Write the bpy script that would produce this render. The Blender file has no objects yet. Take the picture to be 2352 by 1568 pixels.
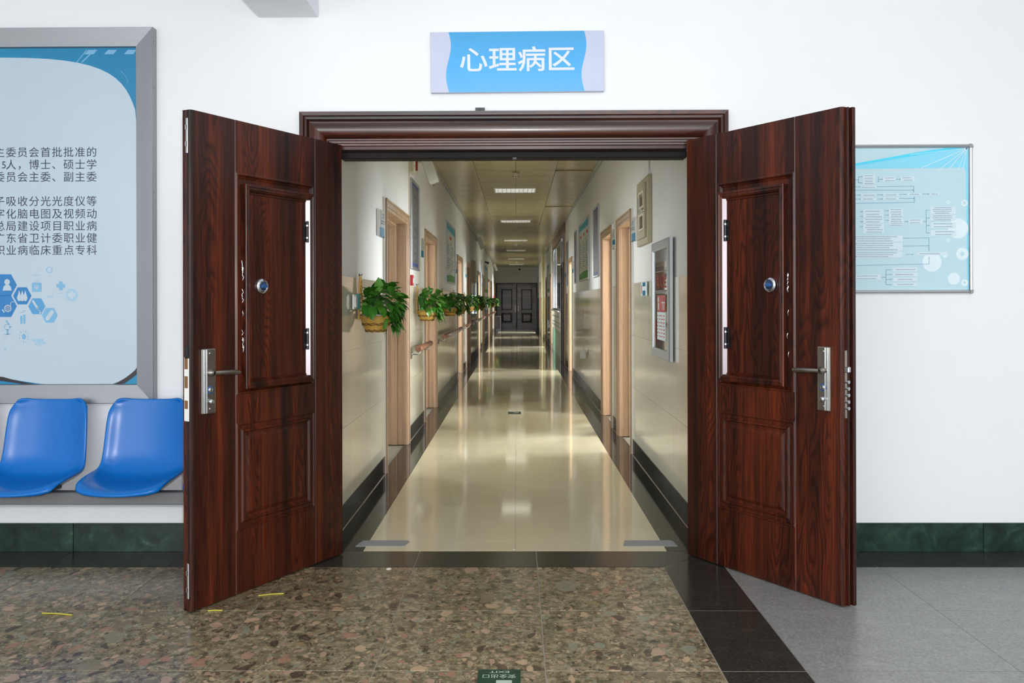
import bpy, bmesh, math, random
from mathutils import Vector, Matrix, Euler
random.seed(7)
PI = math.pi
SC = bpy.context.scene
COL = SC.collection

# ------------------------------------------------------------------ camera
CAM = Vector((0, -4.4, 1.308))
FPX = 1927.0
yaw, roll = math.radians(.5), math.radians(.15)
_r0, _u0 = Vector((math.cos(yaw), math.sin(yaw), 0)), Vector((0, 0, 1))
RT = math.cos(roll) * _r0 - math.sin(roll) * _u0
UP = math.sin(roll) * _r0 + math.cos(roll) * _u0
BK = RT.cross(UP)
_f = Vector((0, 1, 0))
CX = 1187 - FPX * _f.dot(RT) / -_f.dot(BK)
CY = 692 + FPX * _f.dot(UP) / -_f.dot(BK)
cd = bpy.data.cameras.new('camera')
cd.sensor_width = 36
cd.lens = FPX * 36 / 2352
cd.shift_x = (1176 - CX) / 2352
cd.shift_y = (CY - 784) / 2352
cd.clip_start, cd.clip_end = .05, 100
cam = bpy.data.objects.new('camera', cd)
COL.objects.link(cam)
cam.matrix_world = Matrix(((RT.x, UP.x, BK.x, CAM.x), (RT.y, UP.y, BK.y, CAM.y), (RT.z, UP.z, BK.z, CAM.z), (0, 0, 0, 1)))
SC.camera = cam

# ------------------------------------------------------------------ colour management, world, lights
vs = SC.view_settings
vs.view_transform = 'Standard'
vs.look = 'None'
vs.gamma = 1
vs.use_curve_mapping = False
vs.exposure = 0.0
SC.cycles.use_denoising = True
w = bpy.data.worlds.new('world')
SC.world = w
w.use_nodes = True
w.node_tree.nodes['Background'].inputs[0].default_value = (.8, .88, 1, 1)
w.node_tree.nodes['Background'].inputs[1].default_value = .25


def area(name, loc, rot, sx, sy, power, col, spread=180):
    l = bpy.data.lights.new(name, 'AREA')
    l.shape = 'RECTANGLE'
    l.size, l.size_y, l.energy, l.color = sx, sy, power, col
    l.spread = math.radians(spread)
    o = bpy.data.objects.new(name, l)
    o.location, o.rotation_euler = loc, rot
    COL.objects.link(o)
    return o


area('lobby_ceiling_light', (1.7, -4.9, 3.62), (0, 0, 0), 6.0, 4.5, 62, (.97, .985, 1))
area('lobby_window_daylight', (-1.6, -8.9, 2.0), (PI / 2, 0, 0), 8.5, 2.8, 290, (.93, .97, 1))
fl = bpy.data.lights.new('camera_flash', 'POINT')
fl.energy, fl.shadow_soft_size, fl.color = 200, .035, (1, .985, .96)
fo = bpy.data.objects.new('camera_flash', fl)
fo.location = (0.03, -4.4, 1.46)
COL.objects.link(fo)
FILL_POWER = 1.3
for x, y, sg, pw in ((-4.5, 1.7, 1, 50), (-4.5, 4.4, 1, 115), (-4.5, 9.4, 1, 400), (-4.5, 17.0, 1, 750), (-4.5, 24.6, 1, 1000), (4.3, 3.4, -1, 380), (4.3, 9.3, -1, 1120), (4.3, 21.0, -1, 1100), (4.3, 30.0, -1, 1500)):
    if pw:
        area('room_window_daylight', (x, y, 1.75), (PI / 2, 0, -sg * PI / 2), 1.5, 1.3, pw, (.90, .95, 1))


# ------------------------------------------------------------------ materials
def S(c):  # sRGB 0-255 to linear
    return tuple((x / 255 / 12.92) if x / 255 <= .04045 else ((x / 255 + .055) / 1.055) ** 2.4 for x in c) + (1,)


class NT:
    def __init__(self, name):
        self.m = bpy.data.materials.new(name)
        self.m.use_nodes = True
        self.t = self.m.node_tree
        self.b = self.t.nodes['Principled BSDF']

    def n(self, typ, ins=None, **kw):
        x = self.t.nodes.new('ShaderNode' + typ)
        for k, v in kw.items():
            setattr(x, k, v)
        for k, v in (ins or {}).items():
            self.set(x.inputs[k], v)
        return x

    def set(self, inp, v):
        if hasattr(v, 'bl_rna') and isinstance(v, bpy.types.NodeSocket):
            self.t.links.new(v, inp)
        elif isinstance(v, bpy.types.Node):
            self.t.links.new(v.outputs[0], inp)
        else:
            inp.default_value = v

    def p(self, **kw):
        names = dict(col='Base Color', rough='Roughness', metal='Metallic', spec='Specular IOR Level', coat='Coat Weight', coatr='Coat Roughness',
                     normal='Normal', trans='Transmission Weight', emc='Emission Color', ems='Emission Strength', alpha='Alpha', ior='IOR', sub='Subsurface Weight')
        for k, v in kw.items():
            self.set(self.b.inputs[names[k]], v)
        return self

    def math(self, op, a, b=0.0, c=None):
        ins = {0: a, 1: b}
        if c is not None:
            ins[2] = c
        return self.n('Math', ins, operation=op).outputs[0]

    def coord(self, scale=(1, 1, 1), rnd=True, kind='Object'):
        tc = self.n('TexCoord').outputs[kind]
        if rnd:
            oi = self.n('ObjectInfo').outputs['Random']
            off = self.n('VectorMath', {0: (37.1, 19.7, 53.3)}, operation='SCALE')
            self.set(off.inputs['Scale'], oi)
            tc = self.n('VectorMath', {0: tc, 1: off.outputs[0]}, operation='ADD').outputs[0]
        return self.n('Mapping', {'Vector': tc, 'Scale': scale}).outputs[0]

    def noise(self, vec, scale=5, detail=3, rough=.5, dist=0):
        return self.n('TexNoise', {'Vector': vec, 'Scale': scale, 'Detail': detail, 'Roughness': rough, 'Distortion': dist})

    def vor(self, vec, scale=5, rand=1.0, feature='F1'):
        return self.n('TexVoronoi', {'Vector': vec, 'Scale': scale, 'Randomness': rand}, feature=feature)

    def ramp(self, fac, stops, interp='LINEAR'):
        r = self.n('ValToRGB')
        cr = r.color_ramp
        cr.interpolation = interp
        while len(cr.elements) < len(stops):
            cr.elements.new(.5)
        for e, (p, c) in zip(cr.elements, stops):
            e.position = p
            e.color = c if len(c) == 4 else tuple(c) + (1,)
        self.set(r.inputs[0], fac)
        return r.outputs[0]

    def mix(self, fac, a, b, mode='MIX'):
        x = self.n('Mix', data_type='RGBA', blend_type=mode)
        self.set(x.inputs[0], fac)
        self.set(x.inputs[6], a)
        self.set(x.inputs[7], b)
        return x.outputs[2]

    def bump(self, h, strength=.2, dist=.01):
        x = self.n('Bump', {'Height': h, 'Strength': strength, 'Distance': dist})
        self.p(normal=x.outputs[0])
        return self


def plain(name, rgb, rough=.5, metal=0, spec=.5, coat=0, var=.06, vscale=8, bump=0):
    t = NT(name)
    c = S(rgb)
    v = t.noise(t.coord(), vscale, 3)
    col = t.mix(v.outputs[0], tuple(x * (1 - var) for x in c[:3]) + (1,), tuple(min(1, x * (1 + var)) for x in c[:3]) + (1,))
    t.p(col=col, rough=rough, metal=metal, spec=spec, coat=coat)
    if bump:
        t.bump(v.outputs[0], bump, .002)
    return t.m


def wood(name, dark, mid, light, axis='z', rough=.28, coat=.3, k=1.0, contrast=1.0, fine=.35, rings=17.0, coatr=.16, spec=.5):
    """long-grained timber: contour lines of a stretched noise give the cathedral figure"""
    t = NT(name)
    sc = {'z': (1, 1, .16), 'x': (.16, 1, 1), 'y': (1, .16, 1)}[axis]
    v = t.coord(sc)
    h = t.noise(v, 5.5 * k, 2.2, .5)
    ring = t.math('FRACT', t.math('MULTIPLY', h.outputs[0], rings))
    line = t.ramp(ring, [(0, (0, 0, 0)), (.28, (1, 1, 1)), (.62, (.75, .75, .75)), (.97, (.1, .1, .1)), (1, (0, 0, 0))])
    sc2 = {'z': (1, 1, .03), 'x': (.03, 1, 1), 'y': (1, .03, 1)}[axis]
    v2 = t.coord(sc2)
    streak = t.noise(v2, 13 * k, 3, .6)
    grain = t.noise(v2, 120 * k, 2, .6)
    mask = t.ramp(t.noise(v2, 6.3 * k, 1.5, .5).outputs[0], [(.42, (0, 0, 0)), (.56, (1, 1, 1))])
    base = t.ramp(streak.outputs[0], [(.3, dark), (.5, mid), (.72, light)])
    a = t.mix(t.math('MULTIPLY', mask, contrast), (1, 1, 1, 1), t.mix(line, (.38, .33, .36, 1), (1.25, 1.2, 1.1, 1)))
    c = t.mix(1.0, base, a, 'MULTIPLY')
    g = t.ramp(grain.outputs[0], [(.35, (1 - fine,) * 3), (.65, (1.1,) * 3)])
    c = t.mix(1.0, c, g, 'MULTIPLY')
    t.p(col=c, rough=rough, coat=coat, coatr=coatr, spec=spec)
    return t.m


def metal(name, rgb, rough=.3, axis=None, m=1.0):
    t = NT(name)
    v = t.coord((1, 1, 1) if axis is None else {'x': (.02, 1, 1), 'z': (1, 1, .02), 'y': (1, .02, 1)}[axis])
    n = t.noise(v, 60 if axis else 12, 3)
    c = S(rgb)
    t.p(col=t.mix(n.outputs[0], tuple(x * .86 for x in c[:3]) + (1,), c), metal=m,
        rough=t.math('MULTIPLY_ADD', n.outputs[0], .14, rough - .05))
    return t.m


M = {}


def make_materials():
    t = NT('white_plaster')
    v = t.coord(rnd=False)
    n = t.noise(v, 1.3, 4)
    sc = t.noise(t.coord((1, 1, .35), rnd=False), 7, 5, .65, .6)
    sp = t.ramp(sc.outputs[0], [(.67, (0, 0, 0)), (.74, (1, 1, 1))])
    c = t.mix(n.outputs[0], S((236, 238, 240)), S((243, 244, 246)))
    t.p(col=t.mix(t.math('MULTIPLY', sp, .10), c, S((190, 186, 178))), rough=.62, spec=.25)
    t.bump(t.noise(v, 55, 3).outputs[0], .08, .002)
    M['plaster'] = t.m

    t = NT('corridor_plaster')
    v = t.coord(rnd=False)
    c = t.mix(t.noise(v, 1.1, 4).outputs[0], S((216, 217, 216)), S((224, 225, 223)))
    t.p(col=c, rough=.5, spec=.3)
    t.bump(t.noise(v, 60, 3).outputs[0], .06, .002)
    M['cplaster'] = t.m

    M['redwood'] = wood('red_wood_print', S((31, 12, 6)), S((66, 25, 11)), S((102, 42, 17)), contrast=1.25, coat=.06, rough=.4, rings=30.0, fine=.5, spec=.36)
    M['redwood_x'] = wood('red_wood_print_lengthwise', S((38, 16, 10)), S((70, 29, 16)), S((100, 44, 22)), axis='x', coat=1.0, rough=.34, rings=26.0, fine=.45, coatr=.24)
    M['darkdoor'] = wood('dark_door_streaks', S((58, 50, 60)), S((86, 76, 90)), S((118, 106, 122)), axis='x', rough=.3, coat=.3, contrast=.4)  # horizontal streaks put reflections on the far doors into their colour
    M['darkdoor_rim'] = plain('dark_door_moulding', (30, 22, 25), .35)
    M['oak'] = wood('pale_oak', S((150, 124, 100)), S((169, 141, 114)), S((184, 155, 127)), rough=.42, coat=.1, contrast=.05, fine=.08, k=2)
    M['oak_x'] = wood('pale_oak_lengthwise', S((144, 118, 90)), S((162, 134, 104)), S((176, 147, 116)), axis='y', rough=.42, coat=.1, contrast=.05, fine=.08, k=2)
    M['railwood'] = wood('handrail_wood', S((120, 72, 52)), S((150, 98, 72)), S((176, 124, 92)), axis='x', rough=.35, coat=.3, contrast=.5, fine=.3, k=2)
    M['headerwood'] = plain('brown_header_wood', (128, 88, 52), .4)

    # stone floors
    t = NT('conglomerate_stone')
    v = t.coord()
    wv = t.n('VectorMath', {0: v, 1: t.n('VectorMath', {0: t.noise(v, 9, 3).outputs['Color'], 'Scale': .10}, operation='SCALE').outputs[0]}, operation='ADD').outputs[0]
    base = t.ramp(t.noise(v, 26, 6, .7).outputs[0], [(.33, S((40, 34, 24))), (.46, S((96, 86, 66))), (.56, S((132, 120, 96))), (.68, S((172, 156, 130)))])
    base = t.mix(t.math('MULTIPLY', t.noise(v, 3.2, 3).outputs[0], .55), base, S((104, 102, 84)))

    def pebbles(base, scale, keep, size, stops, sq=(1, 1, 1)):
        mp = t.n('Mapping', {'Vector': wv, 'Scale': sq, 'Rotation': (0, 0, .5)}).outputs[0]
        vo = t.vor(mp, scale)
        rnd = t.n('SeparateColor', {0: vo.outputs['Color']})
        rad = t.math('MULTIPLY_ADD', rnd.outputs[1], size * .8, size * .35)
        inside = t.math('LESS_THAN', vo.outputs['Distance'], rad)
        use = t.math('MULTIPLY', inside, t.math('LESS_THAN', rnd.outputs[0], keep))
        col = t.ramp(rnd.outputs[2], stops, 'CONSTANT')
        col = t.mix(t.math('MULTIPLY', t.noise(v, 60, 3).outputs[0], .5), col, t.mix(.5, col, (.05, .04, .03, 1)))
        return t.mix(t.math('MULTIPLY', use, .85), base, col)
    st = [(0, S((164, 136, 116))), (.16, S((112, 102, 82))), (.32, S((60, 52, 44))), (.46, S((178, 150, 124))), (.58, S((126, 128, 112))), (.72, S((150, 112, 94))), (.84, S((84, 64, 56))), (.93, S((132, 118, 86)))]
    base = pebbles(base, 95, .6, .45, st)
    base = pebbles(base, 40, .55, .5, st, (1.2, .85, 1))
    base = pebbles(base, 19, .4, .5, st, (1.2, .8, 1))
    base = pebbles(base, 8, .15, .42, [(0, S((166, 140, 120))), (.3, S((120, 110, 88))), (.55, S((156, 122, 104))), (.8, S((128, 124, 108)))], (1.2, .75, 1))
    rnd_ = t.n('ObjectInfo').outputs['Random']
    base = t.mix(1.0, base, t.ramp(rnd_, [(0, (.95, .90, .83)), (.5, (1.13, 1.12, 1.09)), (1, (1.28, 1.28, 1.26))]), 'MULTIPLY')
    t.p(col=base, rough=.22, spec=.5)
    M['conglomerate'] = t.m

    def granite(name, a, b, c, rough, s=1.0, spec=.5):
        t = NT(name)
        v = t.coord()
        n1 = t.noise(t.coord((1, .8, 1)), 95 * s, 6, .8)
        n2 = t.noise(t.coord((.8, 2.0, 1)), 8 * s, 7, .75)
        cc = t.ramp(n1.outputs[0], [(.32, a), (.5, b), (.68, c)])
        cc = t.mix(t.ramp(n2.outputs[0], [(.5, (0, 0, 0)), (.85, (.7, .7, .7))]), cc, c)
        t.p(col=cc, rough=rough, spec=spec)
        return t.m
    M['black_granite'] = granite('black_granite', S((26, 27, 25)), S((44, 44, 40)), S((72, 70, 64)), .2)
    M['black_polished'] = granite('black_polished_granite', S((16, 18, 18)), S((26, 28, 27)), S((46, 48, 45)), .08)
    M['grey_granite'] = granite('grey_granite', S((104, 104, 103)), S((132, 132, 131)), S((158, 157, 154)), .3)
    t = NT('green_marble')
    v = t.coord()
    n = t.noise(v, 9, 8, .7, .8)
    c = t.ramp(n.outputs[0], [(.3, S((10, 26, 22))), (.5, S((26, 50, 40))), (.62, S((44, 72, 58))), (.75, S((84, 108, 94)))])
    t.p(col=c, rough=.3)
    M['green_marble'] = t.m
    M['pinkgrout'] = plain('pinkish_joint', (176, 156, 142), .8)
    M['grout'] = plain('pale_grout', (158, 150, 138), .8)
    M['dark_grout'] = plain('grey_grout', (112, 106, 94), .8)

    t = NT('cream_polished_tile')
    v = t.coord()
    n = t.noise(v, 2.6, 6, .6)
    f = t.noise(v, 40, 4, .6)
    c = t.mix(n.outputs[0], S((212, 202, 170)), S((225, 216, 188)))
    c = t.mix(t.math('MULTIPLY', f.outputs[0], .12), c, S((170, 156, 120)))
    t.p(col=c, rough=.07, spec=.5)
    M['cream_floor'] = t.m
    t = NT('cream_wall_tile')
    v = t.coord((1, 1, .06))
    n = t.noise(v, 16, 4, .6)
    c = t.mix(n.outputs[0], S((196, 193, 174)), S((210, 207, 190)))
    t.p(col=c, rough=.09, spec=.45)
    M['cream_wall'] = t.m
    t = NT('ceiling_panel_cream')
    v = t.coord()
    c = t.mix(t.noise(v, 30, 3).outputs[0], S((166, 153, 106)), S((174, 162, 116)))
    t.p(col=c, rough=.22, spec=.5)
    M['ceil'] = t.m
    M['ceiltrim'] = plain('ceiling_edge_trim', (168, 170, 168), .35)
    M['white'] = plain('white_plastic', (232, 232, 228), .35)
    M['offwhite'] = plain('offwhite_metal', (214, 208, 186), .4)
    M['lobbyceil'] = plain('lobby_ceiling_paint', (236, 238, 240), .7)
    M['beam'] = plain('white_duct_paint', (232, 236, 240), .55)
    M['steel'] = metal('brushed_steel', (190, 190, 186), .3, 'z')
    M['chrome'] = metal('chrome', (215, 218, 222), .12)
    M['satin'] = metal('satin_nickel', (176, 170, 158), .28, 'z')
    M['alu_x'] = metal('brushed_aluminium', (158, 160, 162), .42, 'x', .8)
    M['alu_z'] = metal('brushed_aluminium_upright', (164, 167, 170), .42, 'z', .8)
    M['alu_frame'] = metal('satin_aluminium', (206, 208, 212), .3, 'x', .8)
    M['lilac_strip'] = metal('polished_bevel', (160, 150, 154), .3, 'z', .7)
    M['greybeam'] = plain('grey_beam_paint', (118, 118, 120), .4, spec=.5)
    M['black'] = plain('black_plastic', (24, 24, 26), .4)
    M['darkgrey'] = plain('dark_grey_metal', (58, 60, 64), .4)
    M['blue_shell'] = plain('blue_glassfibre', (8, 108, 192), .26, coat=.0, spec=.36, var=.05, vscale=20)
    M['blue_clear'] = plain('blue_key_cover', (40, 84, 140), .2, coat=.5)
    M['red'] = plain('red_plastic', (178, 30, 44), .35)
    M['redlens'] = plain('red_lens', (150, 24, 20), .2, coat=.5)
    M['brownpane'] = plain('brown_tinted_pane', (92, 62, 42), .15)
    M['beige'] = plain('beige_panel_paint', (164, 158, 130), .5, spec=.25)
    M['tape'] = plain('grey_tape', (150, 152, 156), .45, vscale=40)
    M['stickergreen'] = plain('dark_green_sticker', (26, 62, 46), .4)
    M['stickertext'] = plain('pale_sticker_print', (176, 190, 176), .5)
    M['rubber'] = plain('weather_strip', (22, 16, 16), .6, spec=.2)
    M['foil'] = metal('loose_foil', (220, 220, 222), .15)
    # sign and posters
    t = NT('sign_blue_print')
    v = t.n('TexCoord').outputs['Object']
    z = t.n('SeparateXYZ', {0: v}).outputs[2]
    t.p(col=t.ramp(t.math('MULTIPLY_ADD', z, 3.0, .5), [(0, S((96, 178, 238))), (.45, S((70, 172, 236))), (1, S((62, 160, 216)))]), rough=.35)
    M['signblue'] = t.m
    M['signgrey'] = plain('sign_lilac_grey', (196, 202, 224), .4)
    M['signtext'] = plain('sign_lettering_white', (222, 228, 246), .5)
    M['paper'] = plain('poster_pale_blue', (190, 206, 218), .22, var=.02, vscale=1.2)
    M['ink'] = plain('printed_ink', (44, 46, 72), .4)
    t = NT('poster_teal')
    v = t.coord(rnd=False)
    t.p(col=t.mix(t.noise(v, 1.2, 2).outputs[0], S((18, 104, 168)), S((44, 160, 190))), rough=.22)
    M['teal'] = t.m
    M['stripe'] = plain('poster_dark_stripe', (46, 40, 46), .3)
    M['pal1'] = plain('icon_blue_strong', (42, 126, 190), .3)
    M['pal2'] = plain('icon_blue_mid', (84, 158, 208), .3)
    M['pal3'] = plain('icon_blue_soft', (122, 180, 216), .3)
    M['pal4'] = plain('icon_blue_faint', (160, 198, 220), .3)
    M['chart'] = plain('chart_pale_cyan', (192, 222, 232), .3, var=.02)
    M['chart2'] = plain('chart_cyan', (140, 220, 244), .3, var=.02)
    M['chart3'] = plain('chart_bright_cyan', (84, 218, 248), .3, var=.02)
    M['chartbox'] = plain('chart_box_white', (212, 230, 238), .4, var=.02)
    M['chartline'] = plain('chart_line_blue', (122, 166, 196), .5, spec=.2)
    M['charttext'] = plain('chart_text_grey', (146, 164, 186), .5, spec=.2)
    M['chartray'] = plain('chart_white_ray', (224, 240, 246), .4)
    M['plate'] = plain('door_plate_grey', (172, 172, 170), .6, spec=.1)
    M['plateblue'] = plain('door_plate_teal', (24, 104, 136), .6, spec=.1)
    M['posterwhite'] = plain('poster_white', (196, 204, 198), .6, spec=.1)
    M['posterteal'] = plain('poster_header_teal', (84, 168, 188), .6, spec=.1)
    M['postergreen'] = plain('poster_footer_green', (86, 142, 62), .6, spec=.1)
    M['posterred'] = plain('poster_red_print', (196, 60, 52), .6, spec=.1)
    M['dullred'] = plain('dull_red_lettering', (160, 70, 54), .6, spec=.1)
    M['postergrey'] = plain('poster_grey_print', (112, 122, 122), .6, spec=.1)
    M['smoke_face'] = plain('grey_directory_face', (104, 104, 104), .6, spec=.1, var=.1, vscale=6)
    M['faint_grey'] = plain('faint_grey_print', (84, 84, 90), .6, spec=.1)
    M['faceblue'] = plain('directory_blue_edge', (58, 74, 124), .6, spec=.1)
    M['greenlabel'] = plain('green_label', (20, 110, 96), .4)
    M['cyan_box'] = plain('pale_green_counter', (112, 160, 142), .35)
    M['counterwhite'] = plain('cream_counter', (206, 204, 186), .3)
    M['counterstripe'] = plain('counter_stripe_teal', (92, 130, 128), .3)
    M['darkbrown'] = plain('dark_brown_frame', (66, 46, 46), .35)
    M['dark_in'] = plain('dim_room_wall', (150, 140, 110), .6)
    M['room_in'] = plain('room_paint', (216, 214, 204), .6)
    M['yellowpaint'] = plain('cream_yellow_paint', (228, 216, 164), .5)
    M['redglass'] = plain('deep_red_glass', (92, 32, 40), .12, coat=.4)
    # planter
    t = NT('bamboo_slat')
    v = t.coord((1, 1, .1))
    t.p(col=t.mix(t.noise(v, 60, 3).outputs[0], S((188, 140, 52)), S((224, 184, 92))), rough=.4, coat=.2)
    M['bamboo'] = t.m
    M['bamboo_dark'] = plain('dark_bamboo_weave', (86, 56, 22), .5)
    M['liner'] = plain('white_pot_liner', (206, 204, 206), .35)
    t = NT('pothos_leaf')
    rn = t.n('ObjectInfo').outputs['Random']
    isl = t.n('NewGeometry').outputs['Random Per Island']
    r = t.math('FRACT', t.math('ADD', rn, isl))
    c = t.ramp(r, [(0, S((36, 92, 22))), (.5, S((60, 126, 36))), (.85, S((94, 156, 56))), (1, S((128, 176, 84)))])
    v = t.coord()
    c = t.mix(t.math('MULTIPLY', t.noise(v, 30, 3).outputs[0], .5), c, S((42, 98, 30)))
    t.p(col=c, rough=.3, spec=.5)
    M['leaf'] = t.m
    M['stem'] = plain('green_stem', (70, 110, 44), .5)
    t = NT('clear_glass')
    t.p(col=(.93, .96, .95, 1), rough=.02, trans=1.0, ior=1.45)
    M['glass'] = t.m
    t = NT('reflector_glow')
    t.p(col=(1, 1, 1, 1), emc=(1, .98, .9, 1), ems=.75)  # glow stands in for the flash mirrored by switched-off fittings
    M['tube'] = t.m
    t = NT('lit_ceiling_lamp')
    t.p(col=(1, 1, 1, 1), emc=(.95, 1, 1, 1), ems=8)
    M['roomlamp'] = t.m
    t = NT('yellow_scrap')
    t.p(col=S((190, 180, 60)), rough=.6)
    M['yellow'] = t.m


make_materials()


# ------------------------------------------------------------------ mesh helper
class MB:
    def __init__(self):
        self.v, self.f, self.mi, self.sm = [], [], [], []
        self.m, self.s = 0, False
        self.X = Matrix()

    def add(self, vs, fs, smooth=None):
        b = len(self.v)
        self.v += [self.X @ Vector(p) for p in vs]
        self.f += [tuple(b + i for i in q) for q in fs]
        self.mi += [self.m] * len(fs)
        self.sm += [self.s if smooth is None else smooth] * len(fs)
        return self

    def box(self, x0, x1, y0, y1, z0, z1):
        return self.add([(x0, y0, z0), (x1, y0, z0), (x1, y1, z0), (x0, y1, z0), (x0, y0, z1), (x1, y0, z1), (x1, y1, z1), (x0, y1, z1)],
                        [(0, 3, 2, 1), (4, 5, 6, 7), (0, 1, 5, 4), (1, 2, 6, 5), (2, 3, 7, 6), (3, 0, 4, 7)])

    def prism(self, pts, y0, y1):  # outline in (x, z), extruded along y
        n = len(pts)
        a = sum(pts[i][0] * pts[(i + 1) % n][1] - pts[(i + 1) % n][0] * pts[i][1] for i in range(n))
        if a < 0:
            pts = pts[::-1]
        vs = [(x, y0, z) for x, z in pts] + [(x, y1, z) for x, z in pts]
        fs = [tuple(range(n)), tuple(range(2 * n - 1, n - 1, -1))] + [(i, i + n, (i + 1) % n + n, (i + 1) % n) for i in range(n)]
        return self.add(vs, fs)

    def flat(self, pts, y):  # flat print facing -y
        n = len(pts)
        a = sum(pts[i][0] * pts[(i + 1) % n][1] - pts[(i + 1) % n][0] * pts[i][1] for i in range(n))
        if a < 0:
            pts = pts[::-1]
        return self.add([(x, y, z) for x, z in pts], [tuple(range(n))])

    def rect(self, x0, x1, z0, z1, y):
        return self.flat([(x0, z0), (x1, z0), (x1, z1), (x0, z1)], y)

    def disc(self, cx, cz, r, y, n=24, rz=None):
        rz = rz or r
        return self.flat([(cx + r * math.cos(2 * PI * i / n), cz + rz * math.sin(2 * PI * i / n)) for i in range(n)], y)

    def annulus(self, cx, cz, r0, r1, y, n=24):
        vs = [(cx + r * math.cos(2 * PI * i / n), y, cz + r * math.sin(2 * PI * i / n)) for r in (r0, r1) for i in range(n)]
        return self.add(vs, [(n + i, n + (i + 1) % n, (i + 1) % n, i)[::-1] for i in range(n)])

    def line(self, pts, wd, y):
        for (a, b) in zip(pts[:-1], pts[1:]):
            a, b = Vector(a), Vector(b)
            d = (b - a).normalized() * wd / 2
            n = Vector((-d.y, d.x))
            self.flat([tuple(a - d - n), tuple(b + d - n), tuple(b + d + n), tuple(a - d + n)], y)
        return self

    def tube(self, pts, r, n=8, cap=True):
        pts = [Vector(p) for p in pts]
        rs = r if isinstance(r, (list, tuple)) else [r] * len(pts)
        vs, fs = [], []
        prev = None
        for i, p in enumerate(pts):
            d = (pts[min(i + 1, len(pts) - 1)] - pts[max(i - 1, 0)]).normalized()
            a = d.cross(Vector((0, 0, 1)) if abs(d.z) < .9 else Vector((1, 0, 0))).normalized() if prev is None else (prev - d * prev.dot(d)).normalized()
            prev = a
            b = d.cross(a)
            vs += [p + (a * math.cos(2 * PI * k / n) + b * math.sin(2 * PI * k / n)) * rs[i] for k in range(n)]
        for i in range(len(pts) - 1):
            fs += [(i * n + k, i * n + (k + 1) % n, (i + 1) * n + (k + 1) % n, (i + 1) * n + k) for k in range(n)]
        self.add(vs, fs, True)
        if cap:
            self.add(vs[:n], [tuple(range(n - 1, -1, -1))], False)
            self.add(vs[-n:], [tuple(range(n))], False)
        return self

    def lathe(self, prof, n=20, c=(0, 0, 0), axis='z', smooth=True):
        vs, fs = [], []
        for r, h in prof:
            for k in range(n):
                x, y = r * math.cos(2 * PI * k / n), r * math.sin(2 * PI * k / n)
                q = {'z': (x, y, h), 'y': (x, -h, y)}[axis]   # axis y: h is height out of the wall
                vs.append((q[0] + c[0], q[1] + c[1], q[2] + c[2]))
        for i in range(len(prof) - 1):
            fs += [(i * n + k, i * n + (k + 1) % n, (i + 1) * n + (k + 1) % n, (i + 1) * n + k) for k in range(n)]
        return self.add(vs, fs, smooth)

    def rings(self, x0, x1, z0, z1, prof, fill=False, back=None):
        """a mitred frame: prof is (inset from the outer edge, height out of the wall)"""
        vs, fs = [], []
        for s, h in prof:
            vs += [(x0 + s, -h, z0 + s), (x1 - s, -h, z0 + s), (x1 - s, -h, z1 - s), (x0 + s, -h, z1 - s)]
        for i in range(len(prof) - 1):
            fs += [(4 * i + k, 4 * i + (k + 1) % 4, 4 * i + 4 + (k + 1) % 4, 4 * i + 4 + k) for k in range(4)]
        if fill:
            b = 4 * (len(prof) - 1)
            fs.append((b, b + 1, b + 2, b + 3))
        return self.add(vs, fs)

    def text(self, s, cx, cz, h, y, wid=None, off=0.0, flip=False):
        vs, fs, (a, b, c, d) = glyphs(s, off)
        k = h / (d - c)
        kx = k if wid is None else wid / (b - a)
        sg = -1 if flip else 1
        return self.add([(cx + sg * (x - (a + b) / 2) * kx, y, cz + sg * (z - (c + d) / 2) * k) for x, z in vs], fs)

    def chars(self, s, x, z, em, pitch, y):
        for i, ch in enumerate(s):
            if ch == ' ':
                continue
            vs, fs, _ = glyphs(ch, 0)
            self.add([(x + i * pitch + px * em, y, z + pz * em) for px, pz in vs], fs)
        return self

    def build(self, name, mats, parent=None, bevel=0, seg=1, loc=None, fix=False):
        if not isinstance(mats, (list, tuple)):
            mats = [mats]
        me = bpy.data.meshes.new(name)
        me.from_pydata([tuple(p) for p in self.v], [], self.f)
        me.polygons.foreach_set('material_index', self.mi)
        me.polygons.foreach_set('use_smooth', self.sm)
        for k in mats:
            me.materials.append(M[k] if isinstance(k, str) else k)
        if bevel or fix:
            bm = bmesh.new()
            bm.from_mesh(me)
            if fix:
                bmesh.ops.remove_doubles(bm, verts=bm.verts, dist=1e-5)
                bmesh.ops.recalc_face_normals(bm, faces=bm.faces)
            if bevel:
                es = [e for e in bm.edges if len(e.link_faces) == 2 and e.calc_face_angle(0) > .6]
                bmesh.ops.bevel(bm, geom=es, offset=bevel, segments=seg, profile=.5, affect='EDGES', clamp_overlap=True)
            bm.to_mesh(me)
            bm.free()
        me.update()
        o = bpy.data.objects.new(name, me)
        COL.objects.link(o)
        if parent is not None:
            o.parent = parent
        if loc is not None:
            o.location = loc
        return o


_gl = {}


def glyphs(s, off):
    if (s, off) not in _gl:
        c = bpy.data.curves.new('glyph', 'FONT')
        c.body = s
        c.offset = off
        c.resolution_u = 3
        o = bpy.data.objects.new('glyph', c)
        COL.objects.link(o)
        me = bpy.data.meshes.new_from_object(o.evaluated_get(bpy.context.evaluated_depsgraph_get()))
        vs = [(v.co.x, v.co.y) for v in me.vertices]
        fs = []
        for p in me.polygons:
            q = list(p.vertices)
            fs.append(q)
        bpy.data.objects.remove(o)
        bpy.data.curves.remove(c)
        bpy.data.meshes.remove(me)
        xs, zs = [p[0] for p in vs], [p[1] for p in vs]
        _gl[(s, off)] = (vs, fs, (min(xs), max(xs), min(zs), max(zs)))
    return _gl[(s, off)]


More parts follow.
